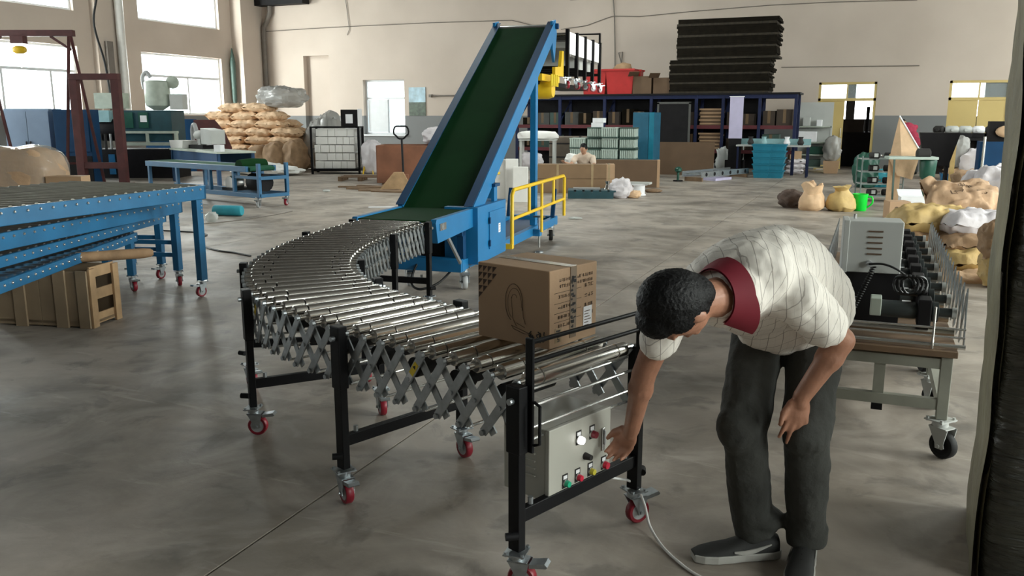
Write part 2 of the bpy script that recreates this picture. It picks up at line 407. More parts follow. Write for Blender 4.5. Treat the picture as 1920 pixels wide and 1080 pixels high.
def window(name, X, y0, y1, z0, z1, transom, mull, axis='X'):
    w = bpy.data.objects.new(name, None); COL.objects.link(w); w['kind'] = 'structure'; w.location = (0, 0, 0); WM[name] = Matrix.Identity(4)
    def bx(m, a, b, c, d, t=.03):
        return m.bb(X - t, X + t, a, b, c, d) if axis == 'X' else m.bb(a, b, X - t, X + t, c, d)
    m = MB(); f = .07
    bx(m, y0, y1, z0, z0 + f); bx(m, y0, y1, z1 - f, z1); bx(m, y0, y0 + f, z0 + f, z1 - f); bx(m, y1 - f, y1, z0 + f, z1 - f)
    m.build('window_frame', 'frame_white', w)
    zs = [z0 + f, z1 - f]
    if transom: bx(MB(), y0 + f, y1 - f, transom - .04, transom + .04, .035).build('transom', 'frame_white', w); zs = [z0 + f, transom - .04, transom + .04, z1 - f]
    segs = [(zs[0], zs[1], mull)] + ([(zs[2], zs[3], [])] if transom else [])
    for a, b, mu in segs:
        us = [y0 + f] + list(mu) + [y1 - f]
        for u in mu: bx(MB(), u - .035, u + .035, a, b, .035).build('mullion', 'frame_white', w)
        for u, q in zip(us, us[1:]): bx(MB(), u + .0, q - .0, a, b, .004).build('pane', 'pane_glass', w)
    return w
n = 1
for w in WIN_Y:
    window('window_%d' % n, WALL_L - .15, w - wy2, w + wy2, *lowz, 2.95, [w + (.25 if w > 20 else -.6)] + ([w + 1.0] if w < 20 else [])); n += 1
    window('window_%d' % n, WALL_L - .15, w - wy2, w + wy2, *highz, None, []); n += 1
for w in WIN_Y:
    window('window_%d' % n, WALL_R + .15, w - wy2, w + wy2, 1.65, 6.15, 3.7, [w - .6, w + .6]); n += 1
for rx, ry in ROOFLIGHTS:
    rl_ = bpy.data.objects.new('window_%d' % n, None); COL.objects.link(rl_); rl_['kind'] = 'structure'; WM[rl_.name] = Matrix.Identity(4); n += 1
    for k in range(4): MB().bb(rx - .65, rx + .65, ry - 2.3 + k * 1.15 + .02, ry - 1.15 + k * 1.15 - .02, ROOF + .08, ROOF + .09).build('pane', 'pane_glass', rl_)
    for k in range(5): MB().bb(rx - .65, rx + .65, ry - 2.3 + k * 1.15 - .02, ry - 2.3 + k * 1.15 + .02, ROOF + .06, ROOF + .11).build('glazing_bar', 'frame_white', rl_)
# back wall window: white sliding sashes
wb = window('window_%d' % n, WALL_B + .2, -17.68, -15.93, .94, 2.92, 2.25, [-16.72], 'Y')
MB().bb(-17.55, -16.72, WALL_B + .13, WALL_B + .15, 1.02, 2.2).build('sash', 'frame_white', wb)
MB().bb(-17.75, -15.86, WALL_B - .08, WALL_B + .1, .88, .94).build('window_sill', 'frame_white', wb)
# doors in the back wall
def door(name, x0, x1, leaves):
    d = bpy.data.objects.new(name, None); COL.objects.link(d); d['kind'] = 'structure'; WM[name] = Matrix.Identity(4)
    m = MB(); Y = WALL_B + .05
    for a, b, c, e in ((x0, x0 + .07, 0, 2.6), (x1 - .07, x1, 0, 2.6), (x0, x1, 2.53, 2.6), (x0, x1, 2.05, 2.13)):
        m.bb(a, b, Y - .04, Y + .06, c, e)
    m.build('door_frame', 'door_yellow', d)
    MB().bb(x0 + .07, (x0 + x1) / 2 - .02, Y - .004, Y + .004, 2.13, 2.53).build('pane', 'pane_glass', d)
    MB().bb((x0 + x1) / 2 + .02, x1 - .07, Y - .004, Y + .004, 2.13, 2.53).build('pane', 'pane_glass', d)
    MB().bb((x0 + x1) / 2 - .02, (x0 + x1) / 2 + .02, Y - .02, Y + .02, 2.13, 2.53).build('transom_bar', 'door_yellow', d)
    for a, b in leaves:
        lf = MB().bb(a, b, Y - .02, Y + .02, .02, 2.05).build('door_leaf', 'door_yellow', d)
        MB().cyl(((b - .06), Y - .07, 1.0), ((b - .06), Y - .07, 1.25), .012, 8).build('door_handle', 'steel', lf)
    return d
door('door_1', -1.62, 0., [(-1.55, -.86)])
door('door_2', 1.92, 3.46, [(1.99, 2.68), (2.70, 3.39)])
# the next hall seen through the doors
oh = [(-3.2, -1.0, 1.5, 2.9), (-.7, 1.4, 1.5, 2.9), (1.8, 3.5, 1.6, 3.2), (4.2, 6, 1.6, 3.2)]
struct(holed(-5, 8, 0, 4.5, oh, lambda m, a, b, z, q: m.bb(a, b, 34.5, 34.7, z, q)), 'wall_beyond', 'roof_paint')
struct(MB().bb(-5, 8, 28.3, 34.7, 4.5, 4.7), 'ceiling_beyond', 'roof_paint')
struct(MB().bb(-5.2, -5, 28.3, 34.7, 0, 4.5), 'wall_beyond_left', 'roof_paint')
struct(MB().bb(8, 8.2, 28.3, 34.7, 0, 4.5), 'wall_beyond_right', 'roof_paint')
# things on the back wall
def wall_wire(pts, label, r=.012):
    P = [py(x, y, WALL_B - .03) for x, y in pts]; o = P[0].copy()
    one(MB().tube([p - o for p in P], r, 5), 'wall_cable', 'pipe_brown', label, 'cable', o)
wall_wire([(488, 60), (560, 55), (650, 50), (800, 43), (960, 38), (1000, 48)], 'thin cable strung along the wall left of the green belt incline')
wall_wire([(1052, 55), (1100, 48), (1140, 33), (1150, 30), (1200, 31), (1290, 22), (1440, 10), (1560, 4), (1720, 0)], 'thin cable sagging along the wall above the stack of dark sheets')
wall_wire([(1465, 126), (1560, 125), (1640, 124), (1724, 123)], 'short straight cable on the wall above the yellow doors')
wall_wire([(648, 0), (652, 30), (655, 55), (651, 66)], 'short loose cable hanging above the niche and window')
wall_wire([(1150, 0), (1152, 30), (1153, 90), (1153, 125)], 'vertical cable above the red bins', .02)
wall_wire([(1165, 118), (1160, 99), (1167, 97), (1165, 125)], 'small hooked wire on the wall above the red bins', .02)
pt = thing('wall_poster', 'landscape poster of sky and dark hill beside the back window', 'poster', (-15.39, WALL_B - .02, 0))
MB().bb(-.34, .34, -.006, .006, 2.1, 2.63).build('poster_sky', 'poster_sky', pt)
MB().bb(-.34, .34, -.008, .008, 1.62, 2.1).build('poster_hill', 'poster_hill', pt)
rr = thing('towel_rail', 'thin metal rail fixed to the wall left of the incline', 'rail', (-14.25, WALL_B - .1, 2.32))
MB().cyl((-.55, 0, 0), (.5, 0, 0), .025, 8).build('rod', 'pipe_brown', rr)
MB().bb(-.6, -.5, -.05, .1, -.05, .05).build('bracket', 'pipe_brown', rr)
MB().bb(.45, .52, -.05, .1, -.05, .05).build('bracket', 'pipe_brown', rr)
one(MB().lathe([(.0, -.06), (.28, -.06), (.32, 0), (.28, .06), (0, .06)], axis='Y', n=24, caps=False), 'wall_fan', 'white_paint', 'round white fan housing on the wall beside the incline', 'fan', (-13.35, WALL_B - .07, 2.48), smooth=40)
lf = thing('strip_light', 'dark strip light hanging high above the incline top', 'light', py(1115, 0, 24) + Vector((0, 0, .1)))
MB().bb(-.75, .75, -.12, .12, -.06, .02).build('housing', 'pipe_brown', lf)
for x in (-.5, .5): MB().cyl((x, 0, 0), (x, 0, 1.3), .01, 5).build('hanger_rod', 'pipe_brown', lf)
# ================================================================== casters (shared)
CAST = {}
def caster_meshes(kind, tread, hub, metal='galv'):
    w = MB()
    w.use(0).lathe([(.034, -.016), (.046, -.017), (.05, -.012), (.05, .012), (.046, .017), (.034, .016)], (0, 0, 0), 'X', 24, caps=False)
    w.use(1).lathe([(.006, -.02), (.010, -.018), (.03, -.014), (.036, -.0155), (.036, .0155), (.03, .014), (.010, .018), (.006, .02)], (0, 0, 0), 'X', 20)
    f = MB()
    f.box((0, .02, .142), (.085, .075, .005))
    f.cyl((0, .02, .118), (0, .02, .14), .028, 14)
    f.box((0, .012, .116), (.056, .07, .005))
    for sx in (-1, 1):
        f.prism([(-.022, .046), (-.018, .06), (-.03, .116), (.046, .116), (.016, .06), (.013, .04), (-.014, .04)], sx * .025, sx * .028, 'YZ')
        for sy in (-1, 1): f.cyl((sx * .034, .02 + sy * .029, .136), (sx * .034, .02 + sy * .029, .152), .006, 6)
    f.cyl((-.034, 0, .05), (.034, 0, .05), .007, 8)
    b = MB().prism([(-.03, .112), (-.085, .122), (-.095, .112), (-.09, .106), (-.03, .098)], -.024, .024, 'YZ')
    CAST[kind] = (f.mesh('caster', metal, 40), w.mesh('wheel', [tread, hub], 40), b.mesh('brake_pedal', metal))
caster_meshes('red', 'red_tread', 'hub_grey')
caster_meshes('grey', 'hub_grey', 'galv')
caster_meshes('black', 'rubber', 'hub_grey')
caster_meshes('worn', 'rubber', 'dark_body', 'cab_grey')
def caster(parent, loc, rz=0., kind='red', sc=1., brake=True):
    f, w, b = CAST[kind]
    c = link('caster', f, parent, T4(loc, rz) @ Matrix.Diagonal((sc, sc, sc, 1)) @ Matrix.Translation((0, -.02, 0)))
    link('wheel', w, c, Matrix.Translation((0, 0, .05)))
    if brake: link('brake_pedal', b, c)
    return c
# ================================================================== flexible roller conveyor (surveyed in world coordinates)
P0, HD = Vector((-.895, 2.80)), Vector((-.934, .358))
Q = [Vector((-2.0, 3.224)), Vector((-2.92, 3.6)), Vector((-3.47, 4.47)), Vector((-3.62, 6.08))]
path = [P0.lerp(Q[0], i / 40) for i in range(40)]
for i in range(161):
    t = i / 160; path.append(Q[0] * (1 - t) ** 3 + Q[1] * 3 * t * (1 - t) ** 2 + Q[2] * 3 * t * t * (1 - t) + Q[3] * t ** 3)
acc = [0.]
for a, b in zip(path, path[1:]): acc.append(acc[-1] + (b - a).length)
SLEN = acc[-1]
def at(s):
    s = min(max(s, 0), SLEN - 1e-6)
    k = max(i for i in range(len(acc)) if acc[i] <= s); u = (s - acc[k]) / (acc[k + 1] - acc[k])
    h = (path[min(k + 3, len(path) - 1)] - path[max(k - 2, 0)]).normalized()
    return path[k].lerp(path[k + 1], u), h, Vector((h.y, -h.x))       # centre, heading, right-hand side
ZR, HW = .733, .305
conv = thing('flexible_roller_conveyor', 'curved flexible chrome roller conveyor on black legs with red casters, joining the incline', 'conveyor', (-2.2, 3.6, 0))
Ci = WM[conv.name].inverted()
NR = 46
wts = [1.20 - .40 * i / (NR - 2) for i in range(NR - 1)]; ss = [.02]
for w_ in wts: ss.append(ss[-1] + (SLEN - .04) * w_ / sum(wts))
def roller(off):
    m = MB(); L_ = HW - .03
    m.use(0).lathe([(.011, -HW - .004), (.011, -L_), (.0235, -L_), (.028, -L_ + .006), (.028, -L_ + off), (.0235, -L_ + off + .002)], axis='X', n=20)
    m.use(1).lathe([(.0225, -L_ + off), (.0225, -L_ + off + .009)], axis='X', n=20)
    m.use(0).lathe([(.0235, -L_ + off + .007), (.0275, -L_ + off + .009), (.0275, L_ - off - .009), (.0235, L_ - off - .007)], axis='X', n=20)
    m.use(1).lathe([(.0225, L_ - off - .009), (.0225, L_ - off)], axis='X', n=20)
    m.use(0).lathe([(.0235, L_ - off - .002), (.028, L_ - off), (.028, L_ - .006), (.0235, L_), (.011, L_), (.011, HW + .004)], axis='X', n=20)
    return m.mesh('roller', ['chrome', 'black_plastic'], 35)
RM = [roller(.06), roller(.10)]
TOPS = {-1: [], 1: []}
for i, s in enumerate(ss):
    c, h, r = at(s)
    link('roller', RM[i % 2], conv, Ci @ T4((c.x, c.y, ZR), math.atan2(r.y, r.x)))
    for sd in (-1, 1): TOPS[sd].append(Vector((c.x + r.x * HW * sd, c.y + r.y * HW * sd, ZR)))
ZB = .515
bolt = MB().cyl((0, 0, -.012), (0, 0, .012), .010, 8).mesh('bolt', 'galv', 40)
for sd in (-1, 1):
    tp = TOPS[sd]
    for i in range(NR - 1):
        _, h, r = at(ss[i]); o3 = Vector((r.x, r.y, 0)) * sd
        lo_next = tp[min(i + 1, NR - 1)].lerp(tp[min(i + 2, NR - 1)], .35).copy(); lo_next.z = ZB
        a = tp[i] + o3 * .010; b = lo_next + o3 * .010
        m = MB().bar(a, b, .006, .033, up=o3.cross(b - a)); 
        m.cyl(a - o3 * .004, a + o3 * .011, .011, 8).cyl(b - o3 * .004, b + o3 * .011, .011, 8).cyl((a + b) / 2 - o3 * .004, (a + b) / 2 + o3 * .008, .009, 8)
        m.build('scissor_bar', 'galv', conv, world=True)
        lo = tp[i].copy(); lo.z = ZB; up = tp[min(i + 1, NR - 1)].lerp(tp[min(i + 2, NR - 1)], .35)
        a = lo + o3 * -.002; b = up + o3 * -.002
        MB().bar(a, b, .006, .033, up=o3.cross(b - a)).build('scissor_bar', 'galv', conv, world=True)
for i in range(0, NR - 1, 2):
    a = TOPS[-1][i].copy(); b = TOPS[1][i].copy(); a.z = b.z = ZB
    MB().cyl(a, b, .006, 7).build('axle_rod', 'zinc_rod', conv, 40, world=True)
for i in range(1, 16, 2):                                                  # drive pulleys slung under the straight part
    a, b = TOPS[-1][i], TOPS[1][i]; d = (b - a).normalized(); z = Vector((0, 0, -.085))
    MB().cyl(a + d * .05 + z, a + d * .12 + z, .04, 16).cyl(a + d * .12 + z, a + d * .3 + z, .028, 12).build('drive_motor', 'black_plastic', conv, 40, world=True)
# leg frames: (arc position, left offset, right offset)
def leg_pair(s, near=False, caster_rz=(0, 0), top=.77, hoff=.035, bar_z=.27):
    c, h, r = at(s); pts = []
    for sd, cz in zip((-1, 1), caster_rz):
        p = c + r * (HW + hoff) * sd; rz = math.atan2(r.y, r.x)
        lg = MB().box((p.x, p.y, (top + .50) / 2), (.044, .062, top - .50), rz).build('leg', 'black_paint', conv, bev=.004, world=True)
        MB().box((p.x, p.y, (.15 + .55) / 2), (.034, .05, .40), rz).build('leg_tube', 'black_paint', lg, bev=.003, world=True)
        k = MB().cyl((p.x - h.x * .025 + r.x * sd * .02, p.y - h.y * .025 + r.y * sd * .02, .215), (p.x + r.x * sd * .055, p.y + r.y * sd * .055, .215), .014, 10)
        k.build('clamp_knob', 'black_plastic', conv, 40, world=True)
        MB().cyl((p.x, p.y, top - .05), (p.x + r.x * sd * .04, p.y + r.y * sd * .04, top - .05), .011, 8).build('bolt', 'galv', conv, 40, world=True)
        caster(conv, Ci @ Vector((p.x, p.y, 0)), rz + cz)
        pts.append(p)
    a, b = pts
    MB().bar((*a, bar_z), (*b, bar_z), .03, .05).build('crossbar', 'black_paint', conv, bev=.003, world=True)
    for q, k in ((a, .1), (b, .9)):
        e = a.lerp(b, k); MB().cyl((e.x, e.y, bar_z + .02), (e.x, e.y, bar_z + .05), .010, 8).build('bolt', 'galv', conv, 40, world=True)
    return a, b
def s_near(pt):
    return min((( at(k * .02)[0] - Vector(pt)).length, k * .02) for k in range(int(SLEN / .02)))[1]
NA, NB = leg_pair(.0, True, (.45, 1.25), .735)
leg_pair(s_near((-1.83, 3.13)), False, (-.25, -.15), .765)
leg_pair(s_near((-2.57, 3.62)), False, (1.05, -.1), .76)
leg_pair(s_near((-3.03, 4.15)), False, (.6, .4), .76)
leg_pair(s_near((-3.5, 5.3)), False, (.6, .2), .76)
leg_pair(SLEN - .01, False, (.3, 1.2), .76)
# near end: uprights, stop rails, tie rods
d2 = (NB - NA).normalized(); d3 = Vector((d2.x, d2.y, 0)); nrm = Vector((d2.y, -d2.x, 0))
UA, UB = Vector((*NA, 0)) + d3 * .03 + nrm * .03, Vector((*NB, 0)) - d3 * .03 + nrm * .03
for u in (UA, UB):
    MB().bar(u + Vector((0, 0, .50)), u + Vector((0, 0, .895)), .012, .034, up=nrm).build('stop_upright', 'black_paint', conv, bev=.004, world=True)
    MB().tube([u + Vector((0, 0, .68)) + nrm * .02, u + Vector((0, 0, .67)) + nrm * .045, u + Vector((0, 0, .54)) + nrm * .045, u + Vector((0, 0, .53)) + nrm * .02], .006, 6).build('pull_handle', 'black_paint', conv, 40, world=True)
for z in (.878, .812):
    MB().cyl(UA + Vector((0, 0, z)), UB + Vector((0, 0, z)), .008, 10).build('stop_rail', 'black_paint', conv, 40, world=True)
for z, k in ((.585, .0), (.645, -.03), (.69, -.06)):
    MB().cyl(UA + Vector((0, 0, z)) + nrm * k, UB + Vector((0, 0, z)) + nrm * k, .0055, 8).build('tie_rod', 'zinc_rod', conv, 40, world=True)
# warning stickers on scissor bars
for i, z in ((4, .66), (15, .66)):
    a = TOPS[-1][i]; b = TOPS[-1][i + 1].lerp(TOPS[-1][i + 2], .35).copy(); b.z = ZB; _, h, r = at(ss[i]); o3 = -Vector((r.x, r.y, 0))
    p, q = a.lerp(b, .18), a.lerp(b, .40); st = MB().bar(p + o3 * .0135, q + o3 * .0135, .0012, .025, up=o3.cross(b - a)).build('warning_sticker', 'yellow_tag', conv, world=True)
    p, q = a.lerp(b, .40), a.lerp(b, .52); MB().bar(p + o3 * .0135, q + o3 * .0135, .0012, .025, up=o3.cross(b - a)).build('sticker_panel', 'paper_white', conv, world=True)
    m = MB(); cc = a.lerp(b, .25) + o3 * .0145; dn = (b - a).normalized(); sd = o3.cross(dn)
    m.add([cc - dn * .009, cc + dn * .007 + sd * .009, cc + dn * .007 - sd * .009], [(0, 1, 2)]).build('sticker_triangle', 'ink', conv, world=True)
# control box on the near crossbar; local frame u along the crossbar, v up, w outward
A0 = Vector((-1.01, 2.55, 0)); du = Vector((.348, .938, 0)); dw = Vector((.938, -.348, 0))
def cb(u, z, w): return A0 + du * u + dw * w + Vector((0, 0, z))
cbr = math.atan2(du.y, du.x)
def cbox(u0, u1, z0, z1, w0, w1, m=None):
    return (m or MB()).box(cb((u0 + u1) / 2, (z0 + z1) / 2, (w0 + w1) / 2), (u1 - u0, w1 - w0, z1 - z0), cbr)
U0, U1, Z0, Z1, WF = .085, .44, .262, .536, .03
box = cbox(U0 + .004, U1 - .004, Z0 + .003, Z1 - .003, -.19, WF - .02).build('control_box', 'box_grey', conv, bev=.004, world=True)
def sub(m, name, mt, sm=None, bev=0.):
    m.v = [Ci @ p for p in m.v]; o = link(name, m.mesh(name, mt, sm), box, bev=bev); return o
sub(cbox(U0, U1, Z0, Z1, WF - .018, WF), 'cabinet_door', 'box_grey', bev=.003)
for k in range(5):
    z = .35 + .028 * k
    sub(MB().box(cb(U0 + .001, z, -.08), (.008, .09, .006), cbr), 'vent_louvre', 'box_grey', bev=.001)
def face(fu, fv): return U0 + (U1 - U0) * fu, Z1 - (Z1 - Z0) * fv
def plate(fu, fv, cap, lit=None, r=.0125, dy=.0):
    u, z = face(fu, fv)
    sub(cbox(u - .016, u + .014, z - .018, z + .034, WF, WF + .002), 'legend_plate', 'ink')
    sub(cbox(u - .011, u + .009, z + .016, z + .029, WF + .002, WF + .003), 'legend_label', 'paper_white')
    sub(MB().cyl(cb(u, z, WF), cb(u, z, WF + .008), r + .002, 16), 'button_ring', 'steel', 40)
    sub(MB().cyl(cb(u, z, WF + .008), cb(u, z, WF + .022), r, 16, r * .85), 'button', cap, 40)
plate(.46, .28, 'lamp_white', r=.015); plate(.68, .28, 'btn_dark_red', r=.015)
plate(.25, .80, 'btn_green'); plate(.45, .80, 'btn_red'); plate(.66, .80, 'btn_yellow'); plate(.89, .80, 'btn_red', r=.015)
u, z = face(.57, .55); sub(MB().cyl(cb(u, z, WF), cb(u, z, WF + .03), .014, 14, .010), 'speed_knob', 'ink', 40)
u, z = face(.865, .42)
sub(cbox(u - .009, u + .009, z - .045, z + .045, WF, WF + .006), 'latch_plate', 'steel', bev=.003)
sub(cbox(u - .005, u + .005, z - .02, z + .036, WF + .006, WF + .014), 'latch_lever', 'hub_grey', bev=.003)
sub(cbox(U0 + .05, U0 + .25, Z0 + .05, Z0 + .16, -.192, -.19), 'rear_plate', 'box_grey')
# coiled lead from the box to the drive
pts = []
for k in range(140):
    t = k / 139; base = cb(.02, .60, -.12).lerp(cb(U0 + .02, .46, -.15), t)
    pts.append(base + Vector((math.cos(k * .9) * .014, math.sin(k * .9) * .014, 0)))
MB().tube(pts, .004, 5).build('coiled_lead', 'cable_black', conv, 60, world=True)
# white mains lead trailing from the box over the floor
wl = [cb(U1 - .01, .27, -.05), cb(U1 + .03, .235, -.0)] + [gp(1187, 905, .17), gp(1208, 945, .10), gp(1218, 985, .03), gp(1240, 1022, .008), gp(1270, 1052, .006), gp(1310, 1080, .006), gp(1380, 1110, .006)]
def smooth_path(P, n=8):
    out = []
    for i in range(len(P) - 1):
        a = P[max(i - 1, 0)]; b = P[i]; c = P[i + 1]; d = P[min(i + 2, len(P) - 1)]
        for k in range(n):
            t = k / n
            out.append(.5 * ((2 * b) + (c - a) * t + (2 * a - 5 * b + 4 * c - d) * t * t + (3 * b - a - 3 * c + d) * t ** 3))
    return out + [P[-1]]
def cable(P, r, name, m, label, cat='cable', n=8):
    P = [Vector(p) for p in P]; P = smooth_path(P, n); o = Vector((P[-1].x, P[-1].y, 0))
    return one(MB().tube([p - o for p in P], r, 7), name, m, label, cat, o, smooth=60)
cable(wl, .0055, 'power_cable', 'cable_white', 'white power cable trailing from the control box to the floor')
# ================================================================== the carton riding on the rollers
fc = Vector((-1.035, 2.835, .761)); eu = Vector((-.957, .29, 0)); ev = Vector((.29, .957, 0))
cz = math.atan2(ev.y, ev.x) - math.pi / 2
bw, bd, bh_ = .345, .305, .292
ct = thing('shipping_carton', 'brown shipping carton printed with a caster drawing, riding on the chrome rollers', 'carton', fc, cz)
# local: x = along -eu (0 at front corner, negative to the left), y = along ev
MB().bb(-bw, 0, 0, bd, 0, bh_).build('carton_body', 'carton', ct, bev=.004)
m = MB(); m.bb(-bw + .001, -.001, bd * .47, bd * .49, bh_ - .001, bh_ + .0012); m.build('flap_gap', 'carton_print', ct)
MB().bb(-bw - .001, .0012, bd * .41, bd * .56, bh_ + .0005, bh_ + .0016).build('top_tape', 'tape', ct)
MB().bb(.0004, .0016, bd * .42, bd * .55, .02, bh_).build('end_tape', 'tape_dark', ct)
# left face (y=0 side): dark triangles, caster drawing, stamp
k = 0
for r_ in range(5):
    for c_ in range(5 - r_):
        if r_ + c_ > 4 or c_ > 3: continue
        x0 = -bw + .004 + c_ * .0235; z1 = bh_ - .012 - r_ * .026
        s_ = .0215
        MB().add([(x0, -.0008, z1), (x0 + s_, -.0008, z1), (x0, -.0008, z1 - .024)], [(0, 1, 2)]).build('printed_triangle', 'carton_print', ct)
def stroke(pts, w, mt, name):
    P = [Vector((x, -.0012, z)) for x, z in pts]
    m = MB()
    for a, b in zip(P, P[1:]): m.bar(a, b, w, .0008, up=(0, 1, 0))
    return m.build(name, mt, ct)
def arc(cx, cz_, rx, rz_, a0, a1, n=22): return [(cx + rx * math.cos(R(a0 + (a1 - a0) * i / n)), cz_ + rz_ * math.sin(R(a0 + (a1 - a0) * i / n))) for i in range(n + 1)]
cxp, czp = -.165, .155
stroke(arc(cxp, czp, .042, .072, -20, 250), .0022, 'ink_soft', 'drawn_wheel')
stroke(arc(cxp + .003, czp - .004, .033, .060, -10, 245), .0014, 'ink_soft', 'drawn_wheel_line')
stroke(arc(cxp + .002, czp + .02, .012, .012, 0, 200), .0016, 'ink_soft', 'drawn_hub')
stroke([(cxp - .012, czp + .02), (cxp - .006, czp - .06), (cxp + .012, czp - .088)], .0016, 'ink_soft', 'drawn_fork')
stroke([(cxp + .042, czp), (cxp + .045, czp - .05), (cxp + .055, czp - .075)], .0016, 'ink_soft', 'drawn_fork')
stroke([(cxp - .012, czp - .088), (cxp + .075, czp - .108), (cxp + .052, czp - .112), (cxp - .002, czp - .1), (cxp - .012, czp - .088)], .002, 'ink_soft', 'drawn_plate')
stroke([(cxp + .01, czp - .075), (cxp + .052, czp - .088)], .0016, 'ink_soft', 'drawn_plate')
for i in range(26):
    x = -.095 + random.random() * .085; z = .018 + random.random() * .035; a = random.random() * 3
    stroke([(x, z), (x + .014 * math.cos(a), z + .014 * math.sin(a))], .004, 'ink', 'stamp_mark')
# right end face (x=0): lines of print, label, recycling box
def rmark(y0, y1, z0, z1, mt='ink_soft', name='printed_glyph', t=.0014):
    return MB().bb(.0003, t, y0, y1, z0, z1).build(name, mt, ct)
def glyphs(y0, y1, zc, h, step, mt='ink_soft'):
    y = y0; 
    while y < y1:
        m = MB(); w = step * .72
        for q in range(4):
            if random.random() < .5: zz = zc + h * (random.random() - .5); m.bb(.0003, .0013, y, y + w, zz - .0008, zz + .0008)
            else: yy = y + w * random.random(); m.bb(.0003, .0013, yy - .0008, yy + .0008, zc - h / 2, zc + h / 2)
        m.build('printed_glyph', mt, ct); y += step
for zc, a, b in ((.25, .06, .27), (.228, .06, .27)): glyphs(a, b, zc, .012, .0145)
for zz in (.205, .165, .128, .095):
    rmark(.03, .20, zz - .0008, zz + .0008, name='printed_line'); glyphs(.225, .27, zz + .004, .014, .02); glyphs(.055, .16, zz - .016, .012, .015)
for i in range(34):
    z = .03 + random.random() * .23; y = bd * .485 + (random.random() - .5) * .022
    MB().box((.0021, y, z), (.0008, .004 + random.random() * .016, .003 + random.random() * .009)).build('tape_print', 'ink', ct)
lb = MB().bb(.0003, .0016, .215, .272, .04, .125).build('shipping_label', 'paper_white', ct)
for i in range(6): MB().bb(.0016, .0022, .222, .222 + .02 + random.random() * .025, .05 + .011 * i, .053 + .011 * i).build('label_print', 'ink_soft', lb)
rmark(.035, .075, .018, .072, 'tape', 'printed_box', .0010)
for z in (.058, .047): rmark(.042, .068, z, z + .007, 'ink', 'printed_bar', .0016)
m = MB()
for (y0, y1, z0, z1) in ((.049, .062, .036, .039), (.049, .052, .030, .039), (.049, .062, .0285, .0315), (.059, .062, .022, .031), (.049, .062, .0205, .0235)): m.bb(.0003, .0017, y0, y1, z0, z1)
m.build('printed_numeral', 'ink', ct)
# ================================================================== blue belt incline (local: y forward along the belt, x right)
inc = thing('belt_incline', 'tall blue inclined loading conveyor with dark green belt and yellow guard rail', 'conveyor', (-3.65, 6.19, 0), R(6))
IW = .33
Yk, Yt, Zl, Zt = .95, 4.0, .752, 2.70
MB().add([(-IW, 0, Zl), (IW, 0, Zl), (-IW, Yk, Zl), (IW, Yk, Zl), (-IW, Yt, Zt), (IW, Yt, Zt), (-IW, Yt, Zt - .14), (IW, Yt, Zt - .14), (-IW, Yk, Zl - .12), (IW, Yk, Zl - .12), (-IW, 0, Zl - .1), (IW, 0, Zl - .1)],
         [(0, 1, 3, 2), (2, 3, 5, 4), (4, 5, 7, 6), (6, 7, 9, 8), (8, 9, 11, 10), (10, 11, 1, 0)]).build('belt', 'belt_green', inc)
ang = math.atan2(Zt - Zl, Yt - Yk); ca, sa = math.cos(ang), math.sin(ang)
